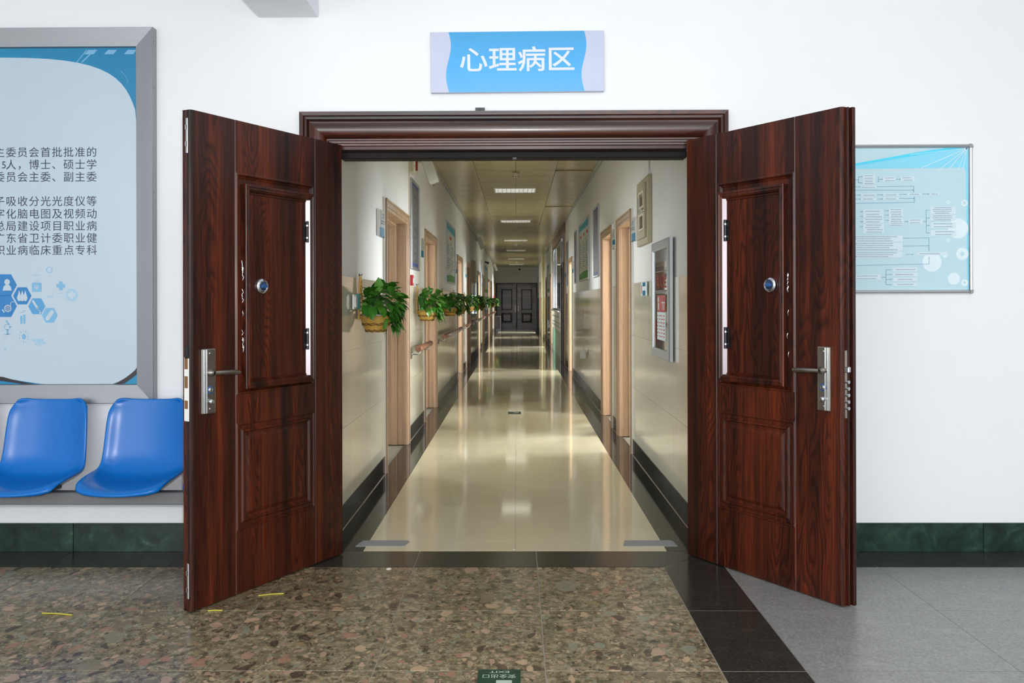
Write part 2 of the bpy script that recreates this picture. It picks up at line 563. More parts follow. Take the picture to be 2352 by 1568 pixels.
def tag(o, label, cat, group=None, kind=None):
    o['label'] = label
    o['category'] = cat
    if group:
        o['group'] = group
    if kind:
        o['kind'] = kind
    return o


def struct(o, label=None, cat=None):
    o['kind'] = 'structure'
    if label:
        o['label'] = label
    if cat:
        o['category'] = cat
    return o


def thing(name, label, cat, loc=(0, 0, 0), rz=0, group=None, kind=None):
    o = bpy.data.objects.new(name, None)
    o.empty_display_size = .05
    COL.objects.link(o)
    o.location, o.rotation_euler = loc, (0, 0, rz)
    return tag(o, label, cat, group, kind)


def share(o, name, parent, loc=(0, 0, 0), rot=(0, 0, 0), scale=(1, 1, 1)):
    c = bpy.data.objects.new(name, o.data)
    COL.objects.link(c)
    c.parent = parent
    c.location, c.rotation_euler, c.scale = loc, rot, scale
    return c


XL, XR = -1.007, .988            # tiled faces of the corridor walls
YE = 35.6                        # end wall of the corridor
ZC = 2.95                        # corridor ceiling
TH = .25


def onleft(y, z):   # a wall thing's place on the left corridor wall
    return dict(loc=(XL - .008, y, z), rz=PI / 2)


def onright(y, z):
    return dict(loc=(XR + .008, y, z), rz=-PI / 2)


def tileleft(y, z):  # the same on the tiled lower part
    return dict(loc=(XL + .0088, y, z), rz=PI / 2)


def tileright(y, z):
    return dict(loc=(XR - .0088, y, z), rz=-PI / 2)


# ------------------------------------------------------------------ lobby shell
b = MB()
b.box(-6, -.99, 0, .12, 0, 3.7)
b.box(.97, 6, 0, .12, 0, 3.7)
b.box(-.99, .97, 0, .12, 2.13, 3.7)
wall = struct(b.build('wall_front', 'plaster'), 'white plastered lobby wall around the double doorway', 'wall')
struct(MB().box(-6.12, -6, -9.12, .12, 0, 3.7).build('wall_left', 'plaster'), 'white side wall of the lobby beyond the notice board', 'wall')
struct(MB().box(6, 6.12, -9.12, .12, 0, 3.7).build('wall_right', 'plaster'), 'white side wall of the lobby beyond the flow chart', 'wall')
struct(MB().box(-6, 6, -9.12, -9, 0, 3.7).build('wall_back', 'plaster'), 'white lobby wall opposite the double doorway', 'wall')
struct(MB().box(-6.12, 6.12, -9.12, .12, 3.7, 3.8).build('ceiling', 'lobbyceil'), 'white lobby ceiling high above the doorway', 'ceiling')
struct(MB().box(-1.356, -1.036, -8.9, 0, 2.803, 3.7).build('trim_beam', 'beam', bevel=.004), 'white boxed-in beam running out from the wall top', 'beam')

# lobby floor
fl_o = struct(MB().box(-6, 6, -9, 0, -.06, -.0025).build('floor', 'grout'), 'stone tiled lobby floor in front of the doorway', 'floor')


def tilepoly(name, pts, mat, parent, zt=0.0, gap=.0021):
    ykx = 1.9 if gap > .001 else 1.0
    c = Vector((sum(p[0] for p in pts) / len(pts), sum(p[1] for p in pts) / len(pts)))
    q = []
    for p in pts:
        d = c - Vector(p)
        q.append((p[0] + gap * (1 if d.x > 0 else -1), p[1] + gap * ykx * (1 if d.y > 0 else -1)))
    mb = MB()
    n = len(q)
    a = sum(q[i][0] * q[(i + 1) % n][1] - q[(i + 1) % n][0] * q[i][1] for i in range(n))
    if a < 0:
        q = q[::-1]
    mb.add([(x - c.x, y - c.y, 0) for x, y in q] + [(x - c.x, y - c.y, -.012) for x, y in q],
           [tuple(range(n))] + [(i, i + n, (i + 1) % n + n, (i + 1) % n) for i in range(n)])
    return mb.build(name, mat, parent, loc=(c.x, c.y, zt))


def tile(name, x0, x1, y0, y1, mat, parent, zt=0.0, gap=.0021):
    return tilepoly(name, [(x0, y0), (x1, y0), (x1, y1), (x0, y1)], mat, parent, zt, gap)


xs = [.098 - .609 * k for k in range(0, 8)][::-1] + [.72]
ys = [-.268 - .58 * k for k in range(0, 6)]
for i in range(len(xs) - 1):
    for j in range(len(ys) - 1):
        tile('stone_tile', xs[i], xs[i + 1], ys[j + 1], ys[j], 'conglomerate', fl_o)
    if i < len(xs) - 2:
        tile('border_tile', xs[i], xs[i + 1], -.268, 0, 'black_granite', fl_o)
tilepoly('border_tile', [(.098, -.268), (.72, -.268), (1.02, 0), (.098, 0)], 'black_granite', fl_o)
tilepoly('border_tile', [(.72, -.848), (1.02, -.848), (1.02, 0), (.72, -.268)], 'black_granite', fl_o)
for j in range(1, len(ys) - 1):
    tile('border_tile', .72, 1.02, ys[j + 1], ys[j], 'black_granite', fl_o)
gx = [1.02, 1.77, 2.425, 3.08, 3.73]
for i in range(len(gx) - 1):
    tile('border_tile', gx[i], gx[i + 1], -.268, 0, 'black_granite', fl_o)
    for j in range(len(ys) - 1):
        tile('granite_tile', gx[i], gx[i + 1], ys[j + 1], ys[j], 'grey_granite', fl_o, gap=.0010)
b = MB()
b.box(-6, 6, -9, ys[-1] - .002, -.012, 0)
b.box(-6, xs[0] - .002, ys[-1], 0, -.012, 0)
b.box(gx[-1] + .002, 6, ys[-1], 0, -.012, 0)
b.build('plain_slab', 'grey_granite', fl_o)

# lobby baseboards of green marble slabs
bl = struct(MB().box(-5.9, -1.14, -.006, 0, 0, .146).build('baseboard_left', 'dark_grout'), 'dark green marble skirting below the blue seats', 'baseboard')
br = struct(MB().box(1.11, 5.9, -.006, 0, 0, .146).build('baseboard_right', 'dark_grout'), 'dark green marble skirting below the flow chart', 'baseboard')
ex = [-5.9, -4.75, -3.54, -2.331, -1.14]
for i in range(4):
    MB().box(ex[i] + .0015, ex[i + 1] - .0015, -.016, -.004, 0, .149).build('marble_slab', 'green_marble', bl, bevel=.0015)
ex = [1.11, 2.424, 3.63, 4.84, 5.9]
for i in range(4):
    MB().box(ex[i] + .0015, ex[i + 1] - .0015, -.016, -.004, 0, .149).build('marble_slab', 'green_marble', br, bevel=.0015)

# ------------------------------------------------------------------ main door frame (mitred moulding round three sides)
prof = [(0, 0), (0, .030), (.004, .036), (.022, .036), (.026, .030), (.030, .044), (.036, .049), (.044, .049), (.048, .040), (.055, .046)] + [(.0985 - .0435 * math.cos(PI * i / 14), .046 + .034 * math.sin(PI * i / 14)) for i in range(1, 14)] + [(.142, .046), (.148, .052), (.150, .058), (.157, .058), (.160, .050),
        (.170, .050), (.173, .042), (.182, .042), (.185, .030), (.200, .026), (.203, .006), (.203, -.02)]
fx0, fx1, fz1 = -1.134, 1.103, 2.302


def framepath(s):
    return [(fx0 + s, 0), (fx0 + s, fz1 - s), (fx1 - s, fz1 - s), (fx1 - s, 0)]


df = thing('door_frame', 'carved dark red wooden surround of the open double doorway', 'door frame', (0, 0, 0), kind='structure')
for seg, nm, mt in ((0, 'frame_upright', 'redwood'), (1, 'frame_head', 'redwood_x'), (2, 'frame_upright', 'redwood')):
    b = MB()
    vv, ff = [], []
    for s, h in prof:
        P = framepath(s)
        for p in (P[seg], P[seg + 1]):
            vv.append((p[0], -h, p[1]))
    for i in range(len(prof) - 1):
        ff.append((2 * i, 2 * i + 1, 2 * i + 3, 2 * i + 2))
    b.add(vv, ff)
    o = b.build(nm, mt, df, fix=True)
    o.data.polygons.foreach_set('use_smooth', [True] * len(o.data.polygons))
    o.data.set_sharp_from_angle(angle=math.radians(24))
MB().box(fx0 + .206, fx1 - .206, .02, .11, 2.062, 2.10).build('head_stop', 'rubber', df, bevel=.006, seg=2)
MB().box(-.02, .0, .02, .05, 2.058, 2.066).build('bolt_keep', 'darkgrey', df)
tag(MB().box(-.214, -.165, -.014, 0, 2.300, 2.322).box(-.193, -.187, -.017, -.012, 2.306, 2.316).build('metal_bracket', 'darkgrey', bevel=.001),
    'small black bracket above the dark red door frame', 'bracket')


# ------------------------------------------------------------------ heavy panelled door leaves
def leaf(name, label, hinge, lock, sgn, kind='lobby', height=2.12, z0=.006):
    """sgn +1: the lock edge is towards local +x, -1: towards -x. local -y faces the viewer, a = distance from the hinge"""
    h, l = Vector(hinge), Vector(lock)
    d = (l - h) * sgn
    root = thing(name, label, 'door', (h.x, h.y, z0), math.atan2(d.y, d.x), kind='structure')
    W = (l - h).length
    H = height - z0
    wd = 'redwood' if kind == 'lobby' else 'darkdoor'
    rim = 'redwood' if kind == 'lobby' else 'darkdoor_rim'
    X = lambda a: sgn * a
    g1, g2 = .198, W - .24 if kind == 'lobby' else W - .2
    up = (.203, g2 - .002, .888, 1.882)
    lo = (.199, g2 - .003, .281, .762)
    b = MB()

    def q(a0, a1, za, zb, ya=0, yb=0):
        p = [(X(a0), ya, za), (X(a1), yb, za), (X(a1), yb, zb), (X(a0), ya, zb)]
        b.add(p if sgn > 0 else p[::-1], [(0, 1, 2, 3)])
    gw, gd = .0035, .003
    # stiles, V grooves, rails
    q(0, g1 - gw, 0, H)
    q(g1 - gw, g1, 0, H, 0, gd)
    q(g1, g1 + gw, 0, H, gd, 0)
    q(g2 - gw, g2, 0, H, 0, gd)
    q(g2, g2 + gw, 0, H, gd, 0)
    q(g2 + gw, W - .012, 0, H)
    q(W - .012, W - .004, 0, H, 0, .003)
    q(W - .004, W, 0, H, .003, .011)
    zz = [0, lo[2], lo[3], up[2], up[3], H]
    c0, c1 = g1 + gw, g2 - gw
    for i in (0, 2, 4):
        q(c0, c1, zz[i], zz[i + 1])
    T = .056
    b.add([(X(0), 0, 0), (X(0), T, 0), (X(0), T, H), (X(0), 0, H)], [(0, 1, 2, 3)])
    b.add([(X(0), T, 0), (X(W - .006), T, 0), (X(W - .006), T, H), (X(0), T, H)], [(0, 1, 2, 3)])
    b.add([(X(W), .011, 0), (X(W), .028, 0), (X(W), .028, H), (X(W), .011, H)], [(0, 1, 2, 3)])
    b.add([(X(0), 0, H), (X(W), .011, H), (X(W), T, H), (X(0), T, H)], [(0, 1, 2, 3)])
    b.add([(X(0), 0, 0), (X(W), .011, 0), (X(W), T, 0), (X(0), T, 0)], [(0, 1, 2, 3)])
    # sunk moulded panels
    def panel(r, pr, fill=True):
        x0, x1 = sorted((X(max(r[0], c0)), X(min(r[1], c1))))
        b.rings(x0, x1, r[2], r[3], pr, fill)
    if kind == 'lobby':
        panel(lo, [(0, 0), (.004, .004), (.010, .004), (.014, -.004), (.030, -.004), (.036, .003), (.042, .004), (.048, -.006), (.060, -.007), (.074, -.001), (.080, 0)])
        panel(up, [(0, 0), (.004, .004), (.010, .004), (.014, -.005), (.026, -.012)])
    else:
        panel(lo, [(0, 0), (.004, .01), (.03, .012), (.045, -.008), (.08, .006), (.1, .010)])
        panel(up, [(0, 0), (.004, .01), (.03, .012), (.045, -.006)])
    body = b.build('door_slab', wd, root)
    if kind == 'far':
        for r in (up, lo):
            x0, x1 = sorted((X(r[0]), X(r[1])))
            MB().rings(x0 + .002, x1 - .002, r[2] + .002, r[3] - .002, [(0, .001), (.002, .016), (.04, .018), (.05, .001)]).build('panel_moulding', rim, root)
    # rebated lock edge
    e = MB()
    if sgn < 0:
        e.box(-W + .004, -W + .03, .030, .056, 0, H)
        e.box(-W - .001, -W + .01, .024, .032, 0, H)
    else:
        e.box(W - .03, W + .006, .026, .042, 0, H)
        e.box(W - .03, W + .022, .044, .062, 0, H)
        e.box(W + .004, W + .012, .024, .034, 0, H)
    e.build('rebate_edge', wd if kind == 'lobby' else rim, root, bevel=.003, seg=2)
    if kind == 'far':
        k = MB()
        k.box(*sorted((X(W - .075), X(W - .035))), -.02, 0, .82, 1.1)
        hp = k.build('handle_plate', 'satin', root, bevel=.003)
        MB().tube([(X(W - .055), -.02, 1.0), (X(W - .055), -.05, 1.0), (X(W - .16), -.055, .99)], .009).build('lever', 'chrome', hp)
        MB().lathe([(.03, 0), (.028, .012), (.012, .016), (0, .016)], 16, (X(W - .36), 0, 1.37), 'y').build('lock_knob', 'chrome', root)
        return root
    # small ventilation door in the upper panel
    o = MB()
    x0, x1 = sorted((X(.226), X(g2 - .04 if sgn < 0 else g2 - .046)))
    o.rings(x0, x1, .912, 1.832, [(0, -.014), (0, .022), (.003, .025), (.010, .026), (.014, .022), (.020, .024), (.028, .019), (.034, .005), (.040, .006), (.043, .0)], True)
    vd = o.build('vent_door', 'redwood', root)
    # polished strip on the hinge side bevel
    xa, xb = sorted((X(.2545), X(.2685)))
    s = MB()
    ya, yb = (-.0200, -.0035)
    if sgn < 0:
        ya, yb = yb, ya
    s.add([(xa, ya, .944), (xb, yb, .944), (xb, yb, 1.80), (xa, ya, 1.80)], [(0, 1, 2, 3)])
    s.build('bevel_strip', 'lilac_strip', vd)
    for z in (1.645, 1.122):
        k = MB()
        k.tube([(X(.270), -.016, z - .052), (X(.270), -.016, z + .052)], .0075, 10)
        k.box(*sorted((X(.268), X(.284))), -.010, -.002, z - .048, z + .048)
        hg = k.build('hinge', 'black', vd)
        k = MB()
        for zz_ in (-.030, .030):
            k.tube([(X(.270), -.016, z + zz_ - .004), (X(.270), -.016, z + zz_ + .004)], .0085, 10)
        k.build('hinge_ring', 'chrome', hg)
    ka = .553 if sgn < 0 else .528
    kn = MB().lathe([(.037, 0), (.037, .004), (.033, .012), (.026, .016), (.022, .016), (.020, .010), (0, .010)], 28, (X(ka), -.0, 1.375), 'y').build('lock_knob', 'chrome', vd)
    MB().box(X(ka) - .016, X(ka) + .016, -.026, -.009, 1.368, 1.382).build('knob_grip', 'blue_clear', kn, bevel=.003, seg=2)
    # loose glue and foil along the vent door edge
    f = MB()
    rr = random.Random(5 + sgn)
    for i in range(16 if sgn < 0 else 9):
        z = rr.uniform(1.0, 1.5)
        a = (g2 - .036) + rr.uniform(-.003, .004)
        f.tube([(X(a), -.004, z), (X(a + rr.uniform(-.003, .003)), -.009, z + .012), (X(a + .002), -.005, z + .025)], .0022, 5)
    f.build('torn_film', 'foil', root)['kind'] = 'stuff'
    # lever handle on a long plate
    pa0, pa1 = ((.826, .899) if sgn < 0 else (.784, .848))
    k = MB().box(*sorted((X(pa0), X(pa1))), -.012, .001, .824, 1.103)
    ep = pa1 if True else pa0
    hp = k.build('handle_plate', 'satin', root, bevel=.004, seg=2)
    k = MB()
    for i in range(2):
        a = pa1 - .010 - i * .013
        k.tube([(X(a), -.013, .828), (X(a), -.013, 1.099)], .0042, 8)
    k.build('plate_rib', 'chrome', hp)
    lz = 1.0
    ca = pa0 + .032
    k = MB()
    k.lathe([(.016, .010), (.015, .030), (.010, .034), (.010, .048)], 16, (X(ca), 0, lz), 'y')
    k.tube([(X(ca + .004), -.048, lz), (X(ca - .03), -.050, lz - .001), (X(ca - .08), -.052, lz - .002), (X(ca - .128), -.050, lz - .006)], [.0095, .011, .011, .0095], 12)
    k.build('lever', 'satin', hp)
    k = MB().lathe([(.012, .010), (.012, .016), (.009, .018), (0, .018)], 16, (X(ca - .002), 0, .926), 'y').build('key_cylinder', 'chrome', hp)
    MB().lathe([(.0175, .011), (.0165, .0145), (.0122, .0150)], 18, (X(ca - .002), 0, .926), 'y').build('protective_film', 'blue_clear', hp)
    MB().lathe([(.012, .010), (.013, .014), (.012, .026), (.008, .030), (0, .030)], 16, (X(ca), 0, .876), 'y').build('thumb_turn', 'chrome', hp)
    k = MB()
    for z in (1.082, .845):
        k.lathe([(.0055, .011), (.0055, .0135), (.003, .0145), (0, .0145)], 12, (X(ca), 0, z), 'y')
    k.build('plate_screw', 'chrome', hp)
    # lock hardware on the edge
    if sgn < 0:
        MB().box(-W - .003, -W + .006, .012, .040, .80, 1.07).build('lock_faceplate', 'white', root, bevel=.001)
        k = MB()
        for z, hh in ((1.045, .05), (.965, .05), (.87, .035)):
            k.box(-W - .004, -W + .004, .016, .036, z - hh / 2, z + hh / 2)
        k.build('latch_slot', 'headerwood', root)
        MB().box(-W - .004, -W + .004, .012, .034, 1.065, 1.115).build('strike_pad', 'black', root)
        for z in (.05, 1.93):
            k = MB().box(-W - .003, -W + .006, .016, .028, z, z + .15)
            fb = k.build('flush_bolt', 'chrome', root, bevel=.002)
            MB().box(-W - .007, -W, .018, .026, z + .03, z + .05).box(-W - .007, -W, .018, .026, z + .10, z + .12).build('bolt_screw', 'chrome', fb)
    else:
        MB().box(W - .004, W + .007, .012, .024, .80, 1.09).build('lock_faceplate', 'satin', root, bevel=.001)
        MB().box(W, W + .022, .008, .026, .995, 1.02).build('latch_bolt', 'chrome', root, bevel=.003)
        k = MB()
        for i in range(5):
            z = .955 - i * .028
            k.tube([(W, .018, z), (W + .018, .018, z)], .008, 10)
        k.build('dead_bolt', 'chrome', root)
    return root


leaf('door_1', 'open dark red wooden door leaf beside the blue seats', (-.906, -.059), (-1.371, -.883), -1)
leaf('door_2', 'open dark red wooden door leaf beside the flow chart board', (.877, -.074), (1.386, -.819), 1, height=2.134)


# ------------------------------------------------------------------ ward sign over the doorway
sg = thing('ward_sign', 'blue and grey rectangular ward sign above the doorway', 'sign', (.0055, 0, 2.5565))
sg.rotation_euler = (0, math.radians(-.32), 0)
MB().box(-.452, .452, -.030, -.002, -.158, .158).build('sign_panel', 'signgrey', sg, bevel=.002)


left = []
right = []
for i in range(33):
    t_ = i / 32
    wv = -.012 * math.cos(PI * (t_ * 2 - .55)) * 1.0
    left.append((-.3585 + wv * 1.1, -.157 + .314 * t_))
    right.append((.3475 + wv * 1.1, -.157 + .314 * t_))
MB().flat(left + right[::-1], -.0306).build('blue_field', 'signblue', sg)
MB().text('心理病区', -.0005, .013, .130, -.0315, wid=.596, off=.012).build('lettering', 'signtext', sg)

# ------------------------------------------------------------------ big notice board on the left
nb = thing('notice_board', 'large hospital notice board in a brushed steel frame above blue seats', 'notice board', (0, 0, 0))
X0, X1, Z0, Z1 = -4.35, -1.893, .782, 2.742
b = MB()
b.rings(X0, X1, Z0, Z1, [(0, 0), (0, .046), (.002, .048), (.095, .030), (.099, .012)])
nf = b.build('board_frame', 'alu_x', nb)
# upright members carry upright brushing
nf.data.materials.append(M['alu_z'])
for p in nf.data.polygons:
    c = p.center
    if abs(p.normal.x) > abs(p.normal.z) + 1e-4:
        p.material_index = 1
MB().box(X0 + .09, X1 - .09, -.014, 0, Z0 + .09, Z1 - .09).build('backing_sheet', 'teal', nb)
ix1, iz0, iz1 = X1 - .099, Z0 + .099, Z1 - .099
F3 = -.0146


def PX(u, v, y=-.015):   # a point of the board's face (both measured on the wall plane)
    k = (y + 4.4)
    return ((u - 1187) / FPX * k + .0, 1.308 - (v - 692) / FPX * k - (u - 1187) / FPX * .0026 * 4.3)


def bez(p0, p1, p2, p3, n=12):
    return [tuple((1 - t) ** 3 * a + 3 * (1 - t) ** 2 * t * b_ + 3 * (1 - t) * t * t * c + t ** 3 * d for a, b_, c, d in zip(p0, p1, p2, p3)) for t in [i / n for i in range(n + 1)]]


edge = bez((-700, 150), (-350, 124), (-60, 128), (60, 130)) + bez((60, 130), (250, 136), (285, 180), (308, 250))[1:] + [(324, 292), (324, 468)] + bez((318.5, 470), (311, 530), (307, 620), (318.5, 738)) + \
    [(330, 745), (330, 832)] + bez((330, 832), (285, 872), (262, 884), (232, 886))[1:] + [(130, 886)] + bez((130, 886), (60, 882), (0, 864), (-100, 858))[1:] + [(-700, 866)]
clip = lambda p: (min(p[0], ix1), max(min(p[1], iz1), iz0))
MB().flat([clip(PX(*p)) for p in edge], F3).build('poster_sheet', 'paper', nb)
b = MB()
lo1 = bez((-700, 866), (-300, 856), (-60, 860), (0, 866)) + bez((0, 866), (60, 884), (100, 884), (120, 887))[1:]
b.flat([clip(PX(*p)) for p in lo1 + [(45, 887), (0, 876), (-100, 868), (-700, 880)]], F3 - .0006)
b.flat([clip(PX(*p)) for p in bez((322, 834), (290, 870), (262, 882), (240, 887)) + bez((270, 887), (295, 874), (308, 862), (322, 850))], F3 - .0006)
b.build('poster_stripe', 'stripe', nb)['kind'] = 'stuff'
b = MB()
for x_ in (190, 236, 282):
    b.flat([clip(PX(*p)) for p in ((x_, 122), (x_ + 22, 122), (x_ + 31, 112), (x_ + 10, 112))], F3 - .0003)
b.line([PX(172, 142), PX(196, 112)], .004, F3 - .0002)
b.line([PX(185, 140), PX(215, 112)], .006, F3 - .0002)
for v_ in (252, 510, 606, 630):
    b.line([PX(311, v_), PX(318, v_)], .003, F3 - .0004)
for t0 in range(6):
    b.line([PX(250 + 42 * math.cos(a), 195 - 42 * math.sin(a)) for a in [.2 + t0 * .12, .32 + t0 * .12]], .003, F3 - .0003)
b.build('poster_flash', 'pal3', nb)['kind'] = 'stuff'
LINES = ['主委员会首批批准的', ' 人，博士、硕士学', '委员会主委、副主委', '子吸收分光光度仪等', '字化脑电图及视频动', '总局建设项目职业病', '广东省卫计委职业健', '职业病临床重点专科']
VC = [348, 376.5, 405, 461, 490, 518, 546, 574]
for s, vc in zip(LINES, VC):
    k = 4.385 / FPX
    x, z = PX(207 - 26.7 * (len(s) - 1), vc)
    MB().chars(s, x - 12.5 * k, z - 9.2 * k, 25 * k, 26.7 * k, F3 - .0008).build('text_line', 'ink', nb)['kind'] = 'stuff'


x, z = PX(3.5, 377)
MB().text('5', x, z, 16 * k, F3 - .0008).build('text_line', 'ink', nb)


def hexa(u, v, r):
    return [(u + r * math.cos(PI / 3 * i), v + r * 1.06 * math.sin(PI / 3 * i)) for i in range(6)]


def P2(pts):
    return [PX(*p) for p in pts]


k = 4.385 / FPX
for u, v, r, mt in ((6, 654, 27, 'pal1'), (6, 703, 27, 'pal1'), (45.5, 679, 21.5, 'pal1'), (79, 703, 20, 'pal2'), (109, 724, 18.5, 'pal3'), (160, 677, 15, 'pal4')):
    MB().flat(P2(hexa(u, v, r)), F3 - .0006).build('hexagon_badge', mt, nb)
b = MB()
f4 = F3 - .0012
b.disc(*PX(10.5, 647), 6.5 * k, f4)
b.flat(P2([(0, 667), (2, 658), (7, 653), (14, 653), (19, 658), (21, 667)]), f4)
for du in (-7, 0, 7):
    b.flat(P2([(45.5 + du, 666), (49 + du, 678), (51 + du, 684), (48.5 + du, 690), (45.5 + du, 691.5), (42.5 + du, 690), (40 + du, 684), (42 + du, 678)]), f4 - .0001 * (du == 0))
b.annulus(*PX(12, 708), 6 * k, 8.5 * k, f4)
b.annulus(*PX(12, 708), 1.5 * k, 3 * k, f4)
for i in range(6):
    a = i * PI / 3
    b.line(P2([(12, 708), (12 + 7 * math.cos(a), 708 + 7 * math.sin(a))]), 1.2 * k, f4)
b.line(P2([(3, 716), (0, 712)]), 3 * k, f4)
b.line(P2([(18, 702), (19, 694), (25, 692.5)]), 1.4 * k, f4)
b.line(P2([(71, 692), (80, 706)]), 5 * k, f4)
b.line(P2([(80, 706), (87, 716)]), 1.2 * k, f4)
b.disc(*PX(87, 717), 2.2 * k, f4, 12, 3.2 * k)
ang = math.atan2(-14.5, 10)
b.flat([(PX(109, 724)[0] + 13 * k * math.cos(t + 0) * 0 + q[0], PX(109, 724)[1] + q[1]) for t, q in [(a, (
    (math.cos(ang + PI) * 0 + (9 * k if math.cos(a) > 0 else -9 * k) * -math.cos(PI - .97) + 4.5 * k * math.cos(a + .97)),
    ((9 * k if math.cos(a) > 0 else -9 * k) * math.sin(.97) + 4.5 * k * math.sin(a + .97)))) for a in [2 * PI * (i + .5) / 24 for i in range(24)]]], f4)


def cross(u, v, r, t):
    return P2([(u + x * r if abs(x) == 1 else u + x * r, v + y * r) for x, y in ((-t, -1), (t, -1), (t, -t), (1, -t), (1, t), (t, t), (t, 1), (-t, 1), (-t, t), (-1, t), (-1, -t), (-t, -t))])


b.flat(cross(160, 677, 9, .45), f4)
b.build('badge_symbol', 'paper', nb)['kind'] = 'stuff'
b = MB()
b.annulus(*PX(108.5, 619), 6 * k, 7.2 * k, f4)
b.rect(PX(68, 0)[0], PX(90, 0)[0], PX(0, 670)[1], PX(0, 649)[1], f4)
b.annulus(*PX(79, 648), 3.6 * k, 4.6 * k, f4 + .0002)
b.flat(cross(135, 656, 10, .42), f4)
b.line(P2([(43, 727), (43, 741)]), 4.5 * k, f4)
b.line(P2([(50, 725), (50, 741)]), 5 * k, f4)
b.line(P2([(40, 717.5), (52, 716)]), 1 * k, f4)
b.line(P2([(46, 713.5), (53, 713)]), 1 * k, f4)
b.annulus(*PX(10.5, 751), 6 * k, 7.2 * k, f4)
b.line(P2([(8.5, 737), (14, 744)]), 3 * k, f4)
b.line(P2([(14, 751), (22, 750)]), 1.4 * k, f4)
b.line(P2([(11, 759), (11, 766)]), 4 * k, f4)
b.line(P2([(4, 768), (18, 767)]), 1.6 * k, f4)
b.disc(*PX(49, 773), 4.6 * k, f4, 16, 6.5 * k)
for i in range(11):
    a = i * 2 * PI / 11
    b.disc(*PX(49 + (10 + i % 2) * math.cos(a), 773 + (12 + i % 3) * math.sin(a)), (1 + .5 * (i % 2)) * k, f4, 8)
b.build('printed_symbol', 'pal3', nb)['kind'] = 'stuff'
b = MB()
for u, v, w_, h_ in ((74, 782, 10, 5), (86, 783, 14, 9), (84, 790, 7, 8), (95, 788, 5, 6), (5, 802, 4, 6), (76, 790, 4, 5)):
    b.rect(*sorted((PX(u - w_ / 2, 0)[0], PX(u + w_ / 2, 0)[0])), PX(0, v + h_ / 2)[1], PX(0, v - h_ / 2)[1], f4 - .00003 * (u % 7))
for u, v, w_ in ((78, 630, 16), (78, 633, 14), (110, 680, 16), (110, 683, 12), (40, 634, 10), (40, 640, 8), (134, 673, 12)):
    b.rect(*sorted((PX(u - w_ / 2, 0)[0], PX(u + w_ / 2, 0)[0])), PX(0, v + .7)[1], PX(0, v - .7)[1], f4)
b.build('faint_print', 'pal4', nb)['kind'] = 'stuff'
MB().annulus(*PX(79, 659), 3.8 * k, 5.2 * k, f4 - .0006).disc(*PX(79, 660), 2.2 * k, f4 - .0006, 12).build('kit_emblem', 'paper', nb)
b = MB()
for v_ in (97, 202, 442):
    b.lathe([(.004, 0), (.004, .003), (0, .003)], 8, (X1 + .001, -.03, PX(0, v_)[1]), 'y')
b.build('frame_screw', 'steel', nb)['kind'] = 'stuff'

# ------------------------------------------------------------------ flow chart board on the right
fb = thing('flow_chart_board', 'pale cyan emergency flow chart board in a rounded silver frame', 'chart board', (0, 0, 0))
FX0, FX1, FZ0, FZ1 = 1.02, 2.376, 1.342, 2.122
b = MB().rings(FX0, FX1, FZ0, FZ1, [(.001, 0), (.001, .010), (.004, .016), (.010, .019), (.016, .016), (.020, .010), (.021, .006)])
b.build('board_frame', 'alu_frame', fb)
MB().box(FX0 + .018, FX1 - .018, -.006, 0, FZ0 + .018, FZ1 - .018).build('chart_sheet', 'chart', fb)
for cx, cz in ((FX1, FZ1), (FX1, FZ0), (FX0, FZ1), (FX0, FZ0)):
    sx, sz = (-1 if cx == FX1 else 1), (-1 if cz == FZ1 else 1)
    pts = [(cx + sx * .021, cz + sz * .021), (cx, cz + sz * .021)] + [(cx + sx * (.012 - .012 * math.cos(a)), cz + sz * (.012 - .012 * math.sin(a))) for a in [PI / 2 * i / 4 for i in range(5)]] + [(cx + sx * .021, cz)]
    MB().prism(pts, -.0205, -.001).build('corner_cap', 'steel', fb, bevel=.002)
cxr, czt = FX1 - .021, FZ1 - .021
CY0 = -.0065


def PF(u, v):
    z = 1.308 - (v - 692) / FPX * 4.394 - .0065
    return ((u - 1187) / FPX * 4.394 - .003, min(z, czt - .0005))


b = MB()
b.flat([PF(1700, 410), PF(1962, 388), PF(2212, 386), PF(2216, 395), PF(2218, 670), PF(2222, 668), (cxr, FZ0 + .022), (cxr, czt), PF(2140, 344), PF(1962, 376), PF(1700, 400)], CY0 - .0002)
b.build('cyan_sweep', 'chart2', fb)
b = MB()
b.flat([PF(1700, 402), PF(1962, 381), PF(2120, 355), PF(2212, 341), PF(2170, 341), PF(2100, 352), PF(1962, 376), PF(1700, 394)], CY0 - .0006)
b.build('bright_sweep', 'chart3', fb)
b = MB()
for (u, v, wd) in ((2115, 386, 2.4), (2153, 392, 2.2), (2178, 388, 2.4), (2198, 390, 2.0), (2210, 386, 2.6), (2088, 356, 1.6)):
    z2 = PF(u, v)
    b.line([PF(2218, 342), z2], wd * .5 * k, CY0 - .0010)
b.build('light_ray', 'chartray', fb)['kind'] = 'stuff'
b = MB()
for u, v, r, inn in ((2212, 467, 7.5, 3.5), (2205, 525, 23, 0), (2208, 583, 14, 5), (2138, 602, 22, 0), (2188, 640, 14, 0), (2212, 649, 8, 3), (2168, 586, 6, 0), (2175, 465, 4, 2), (2175, 552, 4, 2)):
    cx_, cz_ = PF(u, v)
    r *= k
    cx_ = min(cx_, cxr - r - .001)
    b = MB()
    if inn:
        b.annulus(cx_, cz_, inn * k, r, CY0 - .0003)
    else:
        b.disc(cx_, cz_, r, CY0 - .0003)
    b.build('printed_bubble', 'chartray', fb)
